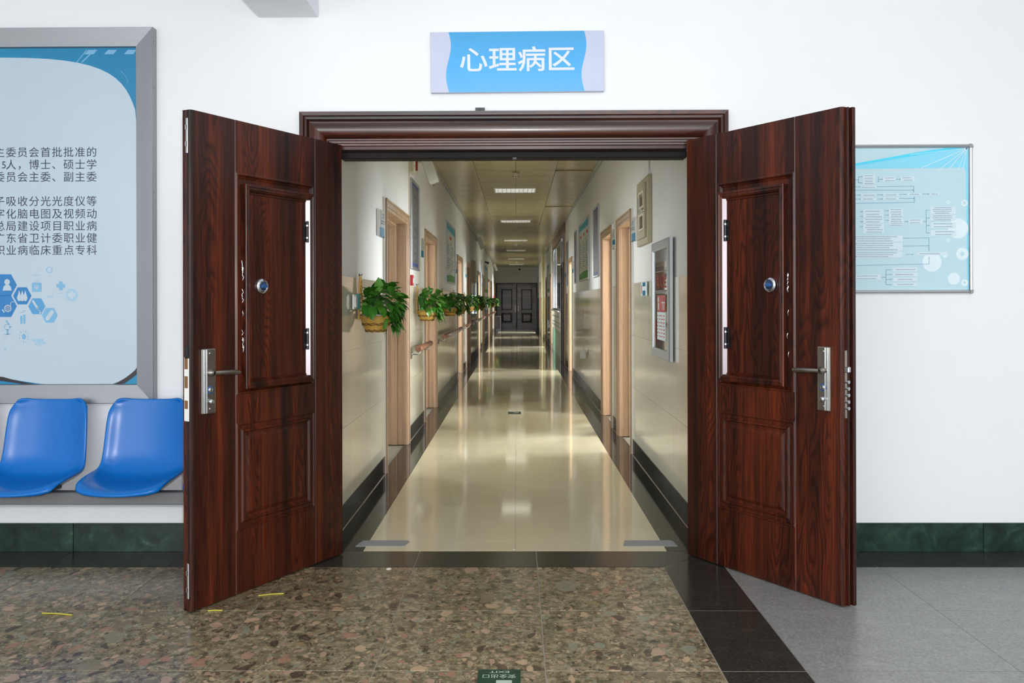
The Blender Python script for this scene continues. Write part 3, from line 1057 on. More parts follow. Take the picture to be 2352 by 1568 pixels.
BOX = [(1981, 401, 2009, 412, 2), (1981, 414, 2009, 424, 2), (2027, 406, 2055, 418, 2), (2067, 406, 2099, 417, 2), (1975, 427, 2012, 433, 1), (1976, 445, 2012, 451, 1), (2027, 445, 2063, 450, 1),
       (2083, 444, 2115, 449, 1), (2133, 444, 2154, 449, 1), (1976, 454, 2012, 460, 1), (2027, 454, 2063, 459, 1), (1981, 481, 2027, 489, 1), (1981, 490, 2027, 500, 2), (1981, 501, 2028, 512, 2), (1981, 514, 2029, 535, 4),
       (2040, 479, 2072, 489, 2), (2040, 490, 2072, 499, 2), (2040, 502, 2073, 519, 4), (2085, 503, 2117, 514, 2), (2134, 475, 2192, 492, 4), (2134, 494, 2192, 507, 3), (2135, 511, 2192, 524, 2), (2135, 529, 2193, 542, 2),
       (1940, 541, 2071, 555, 3), (1940, 557, 2071, 575, 4), (1940, 578, 2071, 591, 3), (2102, 579, 2173, 586, 1), (1955, 630, 2021, 642, 2), (2049, 614, 2105, 623, 1), (2049, 626, 2105, 634, 1), (2049, 637, 2105, 645, 1), (2049, 649, 2105, 656, 1)]
b, tx = MB(), MB()
rr = random.Random(3)
for u0, v0, u1, v1, n in BOX:
    (xa, za), (xb, zb) = PF(u0, v1), PF(u1, v0)
    MB().rect(xa, xb, za, zb, CY0 - .0008).build('chart_box', 'chartbox', fb)
    for i in range(n):
        zc_ = zb - (zb - za) * (i + .5) / n
        hh = min(.0022, (zb - za) / n * .24)
        x = xa + (xb - xa) * rr.uniform(.08, .2)
        xe = xb - (xb - xa) * rr.uniform(.08, .25)
        while x < xe:
            ww = rr.uniform(.0035, .0065)
            tx.rect(x, min(x + ww, xe + .003), zc_ - hh, zc_ + hh * rr.uniform(.5, 1), CY0 - .0013)
            x += ww + .0016
tx.build('small_print', 'charttext', fb)['kind'] = 'stuff'
b = MB()
for pts in ([(1960, 429), (1975, 429)], [(2012, 429), (2097, 428), (2097, 441)], [(1960, 437), (2096, 437)], [(1960, 447.5), (1975, 447.5)], [(2013, 447.5), (2026, 447.5)], [(2064, 447), (2079, 447)], [(2116, 446), (2131, 446)],
            [(1960, 457), (1975, 457)], [(2013, 457), (2026, 457)], [(2063, 456), (2098, 456)], [(2098, 452), (2098, 465), (1960, 467)], [(1971, 406), (1979, 406)], [(1971, 420), (1979, 420)], [(1971, 406), (1971, 420)], [(1962, 413), (1971, 413)],
            [(2016, 406), (2016, 418)], [(2016, 412), (2026, 412)], [(2056, 412), (2066, 412)], [(1974, 486), (1980, 486)], [(1974, 497), (1980, 497)], [(1974, 509), (1980, 509)], [(1974, 520), (1980, 520)],
            [(2030, 484), (2039, 484)], [(2030, 494), (2039, 494)], [(2030, 506), (2039, 506)], [(2075, 509), (2083, 509)], [(2118, 509), (2125, 509)], [(2132, 483), (2125, 483), (2125, 535), (2132, 535)], [(2125, 501), (2132, 501)], [(2125, 518), (2132, 518)],
            [(2072, 547), (2131, 546), (2131, 575)], [(2072, 565), (2131, 564)], [(2077, 584), (2095, 584)], [(1960, 609), (2131, 606), (2131, 590)], [(2022, 636), (2031, 636)], [(2045, 619), (2033, 619), (2033, 653), (2045, 653)], [(2033, 630), (2045, 630)], [(2033, 641), (2045, 641)]):
    b = MB()
    b.line([PF(*p) for p in pts], .9 * k, CY0 - .0010)
    (xa, za), (xb, zb) = PF(*pts[-2]), PF(*pts[-1])
    d = Vector((xb - xa, zb - za)).normalized()
    n_ = Vector((-d.y, d.x))
    p = Vector((xb, zb))
    b.flat([tuple(p + d * .002), tuple(p - d * .004 + n_ * .0022), tuple(p - d * .004 - n_ * .0022)], CY0 - .0010)
    b.build('chart_arrow', 'chartline', fb)['kind'] = 'stuff'


# ------------------------------------------------------------------ blue seats on a beam
bench = thing('beam_seating', 'row of blue moulded seats on a grey beam below the notice board', 'bench', (-1.885, -.3, 0))
prof_ = [(-.215, .398, .150), (-.222, .408, .172), (-.212, .420, .190), (-.17, .430, .204), (-.08, .430, .210), (.02, .424, .211), (.09, .430, .208), (.135, .455, .204), (.160, .50, .200), (.173, .56, .197), (.182, .62, .195),
         (.192, .69, .192), (.202, .75, .188), (.208, .790, .180), (.210, .806, .168), (.212, .812, .150)]


def seat_mesh():
    b = MB()
    nx = 22
    vs_, fs_ = [], []
    for i, (y, z, hw) in enumerate(prof_):
        q_ = min(i, 12)
        a, c = prof_[max(q_ - 1, 0)], prof_[min(q_ + 1, len(prof_) - 1)]
        ty, tz = c[0] - a[0], c[1] - a[1]
        L = math.hypot(ty, tz)
        ny, nz = -tz / L, ty / L       # towards the sitter
        fr = i / (len(prof_) - 1)
        lift = .044 * min(1, max(0, (i - 2) / 3)) * (1 if fr < .55 else 1 - .25 * (fr - .55))
        bow = .022 * (1 if 2 < i < 13 else .4)
        for j in range(nx + 1):
            s = -1 + 2 * j / nx
            e = abs(s) ** 5 * lift + s * s * bow - (abs(s) ** 16) * .016
            y_ = y + .060 * s * s * max(0, 1 - i / 6)
            vs_.append((s * hw * 1.06, y_ + ny * e, z + nz * e - (.014 * abs(s) ** 6 if i >= 13 else 0)))
    for i in range(len(prof_) - 1):
        for j in range(nx):
            q = i * (nx + 1) + j
            fs_.append((q, q + 1, q + nx + 2, q + nx + 1))
    b.add(vs_, fs_, True)
    return b


sproto = seat_mesh().build('seat_shell', 'blue_shell', bench, loc=(-1.02, 0, 0))
sproto.rotation_euler = (0, 0, 0)
for m_, kw in (('SOLIDIFY', dict(thickness=.015, offset=-1)), ('SUBSURF', dict(levels=1, render_levels=2))):
    md = sproto.modifiers.new(m_.lower(), m_)
    for a, v in kw.items():
        setattr(md, a, v)
dg = bpy.context.evaluated_depsgraph_get()
me = bpy.data.meshes.new_from_object(sproto.evaluated_get(dg))
sproto.modifiers.clear()
sproto.data = me
for x in (-.51, 0, .51):
    share(sproto, 'seat_shell', bench, (x, 0, 0))
MB().box(-1.6, .67, -.03, .03, .322, .382).build('support_beam', 'greybeam', bench, bevel=.004)
for x in (-1.02, -.51, 0, .51):
    MB().box(x - .11, x + .11, -.09, .09, .381, .395).box(x - .09, x - .07, -.12, -.08, .385, .412).box(x + .07, x + .09, -.12, -.08, .385, .412).build('seat_bracket', 'darkgrey', bench)
for x in (-1.5, .455):
    MB().box(x - .025, x + .025, -.025, .025, .03, .33).box(x - .025, x + .025, -.20, .20, .0, .035).build('leg', 'greybeam', bench, bevel=.004)

# ------------------------------------------------------------------ corridor shell
LD = [(1.98, 3.34), (4.67, 6.03), (9.66, 11.02), (12.2, 13.56), (17.2, 18.56), (19.9, 21.26), (25.0, 26.36), (27.9, 29.26), (32.2, 33.5)]
RD = [(2.78, 3.80), (4.25, 5.31), (10.36, 11.42), (19.1, 20.15), (22.8, 23.9), (30.2, 31.3)]
NS = (12.75, 18.5)


def spans(ops, a, z):
    out, y = [], a
    for o in sorted(ops):
        out.append((y, o[0]))
        y = o[1]
    return out + [(y, z)]


def corridor_wall(name, xf, sgn, doors, extra, label):
    b = MB()
    x0, x1 = (xf - .008 - TH, xf - .008) if sgn < 0 else (xf + .008, xf + .008 + TH)
    inner = [(a + .06, c - .06) for a, c in doors] + ([(extra[0] + .07, extra[1] - .07)] if extra else [])
    for a, c in spans(inner, .12, YE):
        b.box(x0, x1, a, c, 0, 3.2)
    for i, (a, c) in enumerate(inner):
        top = 2.04 if i < len(doors) else 2.76
        b.box(x0, x1, a, c, top, 3.2)
    w_ = struct(b.build(name, 'cplaster'), label, 'wall')
    ops = list(doors) + ([extra] if extra else [])
    base = struct(MB().box(*sorted((xf, xf + sgn * .004)), .121, .122, 0, .01).build('baseboard_' + name[5:], 'black_polished'),
                  'black granite skirting along the ' + ('planter' if sgn < 0 else 'nurse station') + ' side of the corridor', 'baseboard')
    far = MB()
    bfar = MB()
    for a, c in spans(ops, .122, YE):
        if c - a < .02:
            continue
        n = max(1, round((c - a) / .6))
        for i in range(n):
            ya, yb = a + (c - a) * i / n, a + (c - a) * (i + 1) / n
            for r in range(3):
                za, zb = .135 + .441 * r, .135 + .441 * (r + 1)
                xx = sorted((xf, xf + sgn * .0085))
                if a < 7:
                    MB().box(*xx, ya + .0008, yb - .0008, za + .0008, zb - .0008).build('wall_tile', 'cream_wall', w_)
                else:
                    far.box(*xx, ya + .0008, yb - .0008, za + .0008, zb - .0008)
        n = max(1, round((c - a) / .8))
        for i in range(n):
            ya, yb = a + (c - a) * i / n, a + (c - a) * (i + 1) / n
            xx = sorted((xf - sgn * .004, xf + sgn * .0085))
            if a < 7:
                MB().box(*xx, ya + .0008, yb - .0008, 0, .134).build('skirting_slab', 'black_polished', base)
            else:
                bfar.box(*xx, ya + .0008, yb - .0008, 0, .134)
    g_ = MB()
    for a, c in spans(ops, .13, YE):
        if c - a > .02:
            g_.box(*sorted((xf - sgn * .0042, xf - sgn * .0085)), a, c, .0002, .0025)
    o = g_.build('grout_line', 'pinkgrout', base)
    o['kind'] = 'stuff'
    o = far.build('far_wall_tiling', 'cream_wall', w_)
    o['kind'] = 'stuff'
    o = bfar.build('far_skirting', 'black_polished', base)
    o['kind'] = 'stuff'
    return w_


wl = corridor_wall('wall_corridor_left', XL, -1, LD, None, 'corridor wall with hanging planters, cream tiles below grey white paint')
wr = corridor_wall('wall_corridor_right', XR, 1, RD, NS, 'corridor wall with the nurse station, cream tiles below grey white paint')
we = struct(MB().box(-1.3, 1.3, YE, YE + .2, 0, 3.2).build('wall_corridor_end', 'cplaster'), 'far end wall of the corridor above the dark doors', 'wall')

cf = struct(MB().box(-1.3, 1.3, .0, YE, -.06, -.006).build('floor_corridor', 'dark_grout'), 'polished cream corridor floor with black granite borders', 'floor')
bx = [-1.03, -.81, -.012, .782, 1.02]
far = MB()
farb = MB()
ny = 44
yj = [0.0] + [.17 + .79 * i for i in range(0, 46)]
yj = [y for y in yj if y < YE] + [YE]
for i in range(len(yj) - 1):
    ya, yb = yj[i], yj[i + 1]
    for c in range(4):
        mt = 'cream_floor' if c in (1, 2) else 'black_polished'
        if ya < 11:
            tile('floor_tile' if c in (1, 2) else 'border_tile', bx[c], bx[c + 1], ya, yb, mt, cf, gap=.0007)
        else:
            (far if c in (1, 2) else farb).box(bx[c] + .0007, bx[c + 1] - .0007, ya + .0007, yb - .0007, -.008, 0)
far.build('far_floor_tiling', 'cream_floor', cf)['kind'] = 'stuff'
farb.build('far_border_tiling', 'black_polished', cf)['kind'] = 'stuff'

cc = struct(MB().box(-1.3, 1.3, .12, YE + .1, ZC + .045, ZC + .10).build('ceiling_corridor', 'darkgrey'), 'cream panelled corridor ceiling', 'ceiling')
cproto = MB().box(-.2485, .2485, -.2485, .2485, 0, .012).build('ceiling_panel', 'ceil', cc, bevel=.003, loc=(-.753, .37, ZC))
far = MB()
for j in range(71):
    y = .37 + j * .5
    if y > YE:
        break
    for c in range(4):
        x = -.753 + c * .5 - .006
        if j == 0 and c == 0:
            continue
        if y < 13:
            o = share(cproto, 'ceiling_panel', cc, (x, y, ZC))
            if c == 3 and j in (12, 20):
                o.rotation_euler = (.022, -.006, 0)
                o.location.z -= .006
        else:
            far.box(x - .2485, x + .2485, y - .2485, y + .2485, ZC, ZC + .012)
far.build('far_ceiling_panels', 'ceil', cc)['kind'] = 'stuff'
b = MB()
struct(MB().box(XL - .006, XL + .028, .12, YE, ZC - .016, ZC - .001).box(XL - .006, XL + .004, .12, YE, ZC - .03, ZC - .001).build('trim_1', 'ceiltrim'), 'pale grey angle trim where ceiling meets the planter wall', 'trim')
struct(MB().box(XR - .028, XR + .006, .12, YE, ZC - .016, ZC - .001).box(XR - .004, XR + .006, .12, YE, ZC - .03, ZC - .001).build('trim_2', 'ceiltrim'), 'pale grey angle trim where ceiling meets the nurse station wall', 'trim')

# ceiling lights
FY = [3.08, 7.98, 12.75, 18.1, 22.6, 28.0, 32.8]
ORD = ['first', 'second', 'third', 'fourth', 'fifth', 'sixth', 'seventh']
for i, y in enumerate(FY):
    t_ = thing('ceiling_light', f'white louvred ceiling light, {ORD[i]} along the corridor from the doorway', 'ceiling light', (-.02, y, ZC), group='ceiling lights along the corridor')
    b = MB()
    b.rings(-.31, .31, -.25, .25, [(0, 0), (0, .012), (.012, .014), (.022, .004)])
    b.v = [Vector((p.x, p.z, p.y)) for p in b.v]
    b.build('light_frame', 'white', t_, fix=True)
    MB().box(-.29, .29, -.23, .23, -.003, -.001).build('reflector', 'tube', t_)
    b = MB()
    for kx in range(-4, 5):
        b.box(kx * .062 - .003, kx * .062 + .003, -.228, .228, -.013, -.003)
    b.box(-.288, .288, -.08, -.074, -.013, -.003).box(-.288, .288, .074, .08, -.013, -.003)
    b.build('louvre', 'steel', t_)
    area('corridor_fill', (-.02, y, ZC - .03), (0, 0, 0), .56, .44, FILL_POWER, (1, .965, .83))  # added fill light for the corridor; the fitting itself is off
for y, lab in ((6.3, 'white smoke detector hanging before the second ceiling light'), (19.5, 'white smoke detector just beyond the fourth ceiling light'), (30.2, 'white smoke detector between the last two ceiling lights')):
    t_ = thing('smoke_detector', lab, 'smoke detector', (-.01, y, ZC), group='smoke detectors on the corridor ceiling')
    MB().lathe([(0, -.001), (.05, -.001), (.05, -.02), (.046, -.024)], 20).build('detector_base', 'offwhite', t_)
    MB().lathe([(.042, -.022), (.044, -.045), (.034, -.060), (0, -.064)], 20).build('detector_head', 'offwhite', t_)
    b = MB()
    for i in range(8):
        a = i * PI / 4
        b.X = Matrix.Translation((.038 * math.cos(a), .038 * math.sin(a), -.054)) @ Matrix.Rotation(a, 4, 'Z')
        b.box(-.004, .003, -.006, .006, -.004, .004)
    b.build('detector_slot', 'black', t_)['kind'] = 'stuff'


# ------------------------------------------------------------------ corridor doors
def cdoor(n, side, span, label, is_open=False):
    y0, y1 = span
    w_ = y1 - y0
    at = onleft(y0, 0) if side == 'l' else onright(y1, 0)
    t_ = thing(f'door_{n}', label, 'door', kind='structure', **at)
    b = MB()
    for (xa, xb) in ((0, .06), (w_ - .06, w_)):
        b.box(xa, xb, -.022, 0, .0, 2.10)
        s = (xa, xa + .018) if xa == 0 else (xb - .018, xb)
        b.box(*s, -.030, -.022, .0, 2.10)
    b.build('casing', 'oak', t_, bevel=.002)
    MB().box(.061, w_ - .061, -.022, 0, 2.04, 2.10).box(0.0, w_, -.030, -.0225, 2.082, 2.10).build('head_casing', 'oak_x', t_, bevel=.002)
    D = TH - .01
    for s, (xa, xb) in ((1, (.06, .078)), (-1, (w_ - .078, w_ - .06))):
        b = MB()
        b.box(xa, xb, -.018, D, 0, 2.04)
        o = (xb, xb + .014) if s > 0 else (xa - .014, xa)
        b.box(*o, .085, .135, 0, 2.03)
        o = (xb, xb + .005) if s > 0 else (xa - .005, xa)
        b.box(*o, -.010, .02, 0, 2.03)
        b.box(*o, .165, .20, 0, 2.03)
        b.build('jamb', 'oak', t_, bevel=.002)
    MB().box(.079, w_ - .079, -.018, D, 2.015, 2.04).box(.094, w_ - .094, .085, .135, 2.0, 2.015).build('head_jamb', 'oak_x', t_, bevel=.002)
    lw = w_ - .162
    near = side == 'l'       # hinged on the entrance side
    sx = 1 if near else -1
    dl = MB().box(*sorted((0, sx * lw)), -.041, 0, .006, 2.012).build('door_leaf', 'oak', t_, bevel=.002, loc=(.081 if near else w_ - .081, D - .004, 0))
    MB().tube([(sx * (lw - .07), -.041, 1.0), (sx * (lw - .07), -.09, 1.0), (sx * (lw - .19), -.095, 1.0)], .009).build('lever', 'chrome', dl)
    if is_open:
        dl.location = (dl.location.x + sx * .045, D + .02, 0)
        dl.rotation_euler = (0, 0, sx * math.radians(88))
    # white sealant line on the camera side
    xs_ = (-.010, 0) if side == 'l' else (w_, w_ + .010)
    MB().box(*xs_, -.016, 0, 0, 2.10).build('sealant', 'white', t_)
    if side == 'l':
        MB().box(.0, w_, -.002, 0.0, 0, .003)
    return t_


for i, s in enumerate(LD):
    cdoor(3 + i, 'l', s, f'pale oak corridor doorway, {(ORD + ["eighth", "ninth"])[i]} from the entrance on the planter side', i in (0, 1, 2, 4, 6))
for i, s in enumerate(RD):
    cdoor(12 + i, 'r', s, f'narrow pale oak doorway, {ORD[i]} from the entrance on the nurse station side', i in (0, 1, 2, 3, 5))

def rooms(name, x0, x1, y0, y1, label):
    o = (x0 + x1) / 2
    b = MB()
    out = x0 if abs(x0) > abs(x1) else x1
    b.box(out - .05, out + .05, y0, y1, 0, 2.98)
    b.box(x0, x1, y0 - .1, y0, 0, 2.98).box(x0, x1, y1, y1 + .1, 0, 2.98).box(x0, x1, y0, y1, 2.96, 3.05).box(x0, x1, y0, y1, -.06, -.002)
    struct(b.build(name, 'room_in'), label, 'wall')


rooms('wall_ward_rooms', -4.7, XL - .26, .4, 34.5, 'walls of the ward rooms behind the planter side doors')
rooms('wall_staff_rooms', XR + .26, 4.5, 1.8, 11.45, 'walls of the rooms behind the nearest narrow doors')
rooms('wall_far_rooms', XR + .26, 4.5, 19.7, 34.5, 'walls of the rooms behind the far narrow doors')

# dark double door at the far end
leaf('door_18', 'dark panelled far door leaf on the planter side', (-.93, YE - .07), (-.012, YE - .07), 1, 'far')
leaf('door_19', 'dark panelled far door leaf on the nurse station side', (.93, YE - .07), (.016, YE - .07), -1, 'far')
b = MB().box(-1.0, -.935, YE - .09, YE, 0, 2.18).box(.935, .98, YE - .09, YE, 0, 2.18).box(-.935, .935, YE - .09, YE, 2.124, 2.18)
struct(b.build('trim_3', 'darkdoor_rim'), 'dark surround of the double doors at the corridor end', 'trim')
t_ = thing('dome_camera', 'small black dome camera above the dark end doors', 'camera', (.14, YE, 2.83))
MB().lathe([(.05, .0), (.05, .03), (.04, .04)], 16, axis='y').build('camera_base', 'darkgrey', t_)
MB().lathe([(.04, .04), (.036, .06), (.02, .075), (0, .08)], 16, axis='y').build('camera_dome', 'black', t_)
t_ = thing('wall_lamp', 'small round grey lamp above the dark end doors', 'lamp', (0.0, YE, 2.64))
MB().lathe([(.055, 0), (.055, .05), (.04, .07), (0, .075)], 16, axis='y').build('lamp_body', 'offwhite', t_)
MB().box(-.012, .012, -.012, 0, -.46, -.05).build('cable_duct', 'offwhite', t_)


# ------------------------------------------------------------------ wall-mounted things of the corridor
def room_sign(at, label, text='二病室', style=0, detail=True):
    t_ = thing('room_sign', label, 'sign', group='curved room signs beside the corridor doors', **at)
    w_, h_ = .25, .195
    arc = lambda s: -.012 - .020 * math.sin(PI * s)
    b = MB()
    n = 8
    for z0, z1, m_ in ((-h_ / 2, -h_ / 2 + .065, 1), (-h_ / 2 + .065, h_ / 2, 0)) if style == 0 else ((-h_ / 2, -h_ / 2 + .04, 0), (-h_ / 2 + .04, -.01, 1), (-.01, h_ / 2, 0)):
        b.m = m_
        vs_ = []
        for i in range(n + 1):
            s = i / n
            vs_ += [(-w_ / 2 + w_ * s, arc(s), z0), (-w_ / 2 + w_ * s, arc(s), z1)]
        b.add(vs_, [(2 * i, 2 * i + 2, 2 * i + 3, 2 * i + 1) for i in range(n)], True)
    b.build('sign_face', ['plate', 'plateblue'], t_)
    MB().box(-w_ / 2 - .004, -w_ / 2 + .004, -.020, -.001, -h_ / 2, h_ / 2).box(w_ / 2 - .004, w_ / 2 + .004, -.020, -.001, -h_ / 2, h_ / 2).box(-w_ / 2, w_ / 2, -.012, -.001, -h_ / 2, h_ / 2).build('sign_bracket', 'white', t_)
    if detail:
        b = MB()
        b.text(text, .0, h_ / 2 - .045 if style == 0 else .035, .040, 0, wid=.13)
        for p in b.v:
            p.y = arc(p.x / w_ + .5) - .0012
        b.build('sign_lettering', 'plateblue' if style == 0 else 'plateblue', t_)
        b = MB()
        for z in ((-.002, .015) if style == 0 else ()):
            for x in (-.05, -.01, .03, .06):
                b.rect(x - .014, x + .014, z - .004, z + .004, arc(x / w_ + .5) - .0018)
        if style == 0:
            b.build('sign_small_print', 'postergrey', t_)['kind'] = 'stuff'
    return t_


room_sign(onleft(1.80, 1.885), 'curved grey and teal room sign before the nearest planter side door')
room_sign(onleft(4.45, 1.875), 'curved grey and teal room sign before the second planter side door', '三病室')
for y, o_ in ((9.46, 'third'), (12.0, 'fourth'), (17.0, 'fifth'), (19.72, 'sixth'), (27.7, 'eighth')):
    room_sign(onleft(y, 1.875), f'curved grey and teal room sign before the {o_} planter side door', detail=False)
room_sign(onright(2.62, 1.905), 'curved grey and teal room sign beside the nearest nurse station side door', '值班室')
room_sign(onright(4.05, 1.93), 'curved grey room sign with a teal middle band, nurse station side', '更衣室', 1)
room_sign(onright(10.17, 1.90), 'curved teal and grey room sign before the third nurse station side door', detail=False)
room_sign(onright(12.4, 1.90), 'curved grey and teal room sign right before the nurse station', detail=False)


def directory(at, w_, h_, label):
    t_ = thing('directory_board', label, 'board', group='tall narrow framed boards in the corridor', **at)
    MB().rings(-w_ / 2, w_ / 2, -h_ / 2, h_ / 2, [(0, 0), (0, .018), (.006, .022), (.020, .020), (.024, .010)]).build('board_frame', 'alu_z', t_)
    MB().box(-w_ / 2 + .02, w_ / 2 - .02, -.010, 0, -h_ / 2 + .02, h_ / 2 - .02).build('board_face', 'smoke_face', t_)
    MB().rect(-w_ / 2 + .036, w_ / 2 - .036, h_ / 2 - .05, h_ / 2 - .03, -.0106).build('blue_band', 'faceblue', t_)
    MB().rect(-w_ / 2 + .036, w_ / 2 - .036, -h_ / 2 + .036, -h_ / 2 + .066, -.0106).build('blue_band', 'faceblue', t_)
    rr = random.Random(w_ * 100)
    b = MB()
    for i in range(9):
        b.rect(-.07, .07 - rr.random() * .04, h_ / 2 - .17 - i * h_ / 11, h_ / 2 - .14 - i * h_ / 11, -.0106)
    b.build('board_print', 'faint_grey', t_)['kind'] = 'stuff'
    return t_


directory(onleft(3.88, 2.055), .64, .87, 'tall narrow framed directory board between the first two planter side doors')
directory(onleft(19.28, 2.05), .4, .87, 'tall narrow framed board before the sixth planter side door')
directory(onright(6.02, 2.045), .66, .88, 'tall narrow framed board beyond the second nurse station side door')
directory(onright(9.64, 2.045), .44, .88, 'tall narrow framed board before the third nurse station side door')
directory(onright(11.86, 2.04), .5, .88, 'pale tall framed board between third door and nurse station')


def poster(at, w_, h_, label, cols=2, detail=True):
    t_ = thing('wall_poster', label, 'poster', group='framed posters with teal heads and green feet', **at)
    MB().rings(-w_ / 2, w_ / 2, -h_ / 2, h_ / 2, [(0, 0), (0, .020), (.012, .024), (.028, .020), (.032, .010)]).build('poster_frame', 'alu_z', t_)
    MB().box(-w_ / 2 + .028, w_ / 2 - .028, -.010, 0, -h_ / 2 + .028, h_ / 2 - .028).build('poster_sheet', 'posterwhite', t_)
    a, c = w_ / 2 - .032, h_ / 2 - .032
    MB().flat([(-a, c), (a, c), (a, c - .10), (0, c - .085), (-a, c - .075)], -.0106).build('teal_header', 'posterteal', t_)
    MB().flat([(-a, -c), (a, -c), (a, -c + .10), (0, -c + .11), (-a, -c + .075)], -.0106).build('green_footer', 'postergreen', t_)
    r_, g_ = MB(), MB()
    rr = random.Random(int(w_ * 1000))
    r_.rect(-.16, .16, c - .20, c - .155, -.0106) if cols == 2 else [r_.rect(-a + a * 2 * (i + .5) / cols - .1, -a + a * 2 * (i + .5) / cols + .1, c - .19, c - .15, -.0106) for i in range(cols)]
    for q in range(cols):
        xa = -a + .05 + q * 2 * a / cols
        xw = 2 * a / cols - .10
        z = c - .25
        k_ = 0
        while z > -c + .15:
            if k_ % 6 == 0:
                r_.rect(xa, xa + .2 * min(1, xw), z - .022, z, -.0106)
            else:
                g_.rect(xa, xa + xw * rr.uniform(.6, 1), z - .010, z, -.0106)
            z -= .032 if k_ % 6 else .045
            k_ += 1
    r_.build('red_print', 'posterred', t_)['kind'] = 'stuff'
    g_.build('grey_print', 'postergrey', t_)['kind'] = 'stuff'
    return t_


poster(onleft(8.36, 2.025), 1.7, .90, 'framed white poster with red headings beyond the second planter side door')
poster(onleft(23.2, 2.02), 2.4, .88, 'framed white poster before the seventh planter side door')
poster(onright(7.92, 2.05), 1.78, .88, 'framed white poster with red headings beyond the second nurse station side door', 3)
poster(onright(21.6, 2.02), 1.7, .88, 'framed white poster far down beyond the nurse station')
poster(onright(33.6, 2.02), 1.6, .88, 'last framed poster by the dark end doors')


def speaker(at, label, tilt=.35):
    t_ = thing('wall_speaker', label, 'speaker', group='white wall speakers under the corridor ceiling', **at)
    MB().box(-.03, .03, -.05, 0, .06, .16).box(-.02, .02, -.10, -.04, .08, .11).build('wall_bracket', 'offwhite', t_)
    b = MB()
    b.X = Matrix.Translation((0, -.13, 0)) @ Matrix.Rotation(-tilt, 4, 'X')
    b.prism([(-.075, -.15), (.075, -.15), (.085, .15), (-.085, .15)], -.05, .05)
    b.build('speaker_body', 'white', t_, bevel=.008, seg=2)
    b = MB()
    b.X = Matrix.Translation((0, -.13, 0)) @ Matrix.Rotation(-tilt, 4, 'X')
    b.box(-.062, .062, -.054, -.0495, -.05, .14)
    b.build('speaker_grille', 'offwhite', t_, bevel=.002)
    MB().lathe([(.008, 0), (.008, .006), (0, .006)], 10, (0, -.17, -.17), 'y').build('speaker_button', 'darkgrey', t_)
    return t_


speaker(onleft(4.12, 2.66), 'white angled wall speaker beside the cream fire alarm box')
speaker(onleft(16.3, 2.74), 'white angled wall speaker before the fifth planter side door')
speaker(onleft(30.6, 2.74), 'white angled wall speaker near the dark end doors')

t_ = thing('fire_alarm_sounder', 'cream fire alarm box with a red lens high beside the speaker', 'alarm', **onleft(3.62, 2.66))
MB().box(-.10, .10, -.045, 0, -.12, .12).build('alarm_case', 'offwhite', t_, bevel=.006, seg=2)
MB().box(.045, .075, -.064, -.04, -.09, .03).build('alarm_lens', 'redlens', t_, bevel=.006, seg=2)
MB().lathe([(.007, .045), (.007, .048), (0, .048)], 10, (-.04, 0, -.06), 'y').lathe([(.006, .045), (.006, .048), (0, .048)], 10, (-.04, 0, .07), 'y').build('case_screw', 'black', t_)
tag(MB().box(XL - .008, XL + .004, 3.47, 3.482, 1.57, ZC - .03).box(XL - .008, XL + .006, 3.466, 3.486, 2.0, 2.02).build('cable_duct', 'offwhite'), 'thin vertical cable duct running from the red call point to the ceiling', 'cable duct')
for y, z, lab in ((3.50, 1.51, 'red fire call point beside the first planter side door'), (31.6, 1.5, 'red fire call point near the dark end doors')):
    t_ = thing('fire_call_point', lab, 'fire alarm', **onleft(y, z))
    MB().box(-.045, .045, -.04, 0, -.05, .05).build('call_case', 'red', t_, bevel=.005, seg=2)
    MB().box(-.028, .028, -.044, -.039, -.028, .022).build('call_pane', 'posterwhite', t_)

t_ = thing('light_switch', 'white wall switch with a green label before the nearest planter', 'switch', **tileleft(.72, 1.308))
MB().box(-.045, .045, -.012, 0, -.045, .045).build('switch_plate', 'white', t_, bevel=.003, seg=2)
MB().box(-.03, .028, -.020, -.011, -.034, .034).build('rocker', 'white', t_, bevel=.004, seg=2)
MB().box(.050, .068, -.030, 0, -.046, .050).build('switch_label', 'greenlabel', t_)

t_ = thing('wall_cabinet', 'narrow tan wall box between the fourth and fifth planter side doors', 'cabinet', **onleft(14.75, 1.99))
MB().box(-.35, .35, -.06, 0, -.25, .25).build('cabinet_case', 'beige', t_, bevel=.004)
MB().box(-.33, .33, -.075, -.059, -.235, .235).build('cabinet_door', 'beige', t_, bevel=.003)
t_ = thing('steel_cabinet', 'bright steel framed wall cabinet before the fifth planter side door', 'cabinet', **tileleft(15.85, 1.42))
MB().rings(-.34, .34, -.4, .4, [(0, .0005), (0, .05), (.05, .055), (.06, .04)], True).build('cabinet_case', 'chrome', t_)
MB().rings(-.28, .28, -.34, .34, [(0, .041), (0, .044)], True).build('cabinet_pane', 'smoke_face', t_)
t_ = thing('bullet_camera', 'small dark camera above the far planter side poster', 'camera', **onleft(22.3, 2.56))
MB().box(-.03, .03, -.03, 0, -.03, .03).build('camera_mount', 'darkgrey', t_)
MB().tube([(0, -.03, 0), (0, -.07, -.01), (-.10, -.11, -.03)], [.02, .03, .035], 12).build('camera_body', 'black', t_)

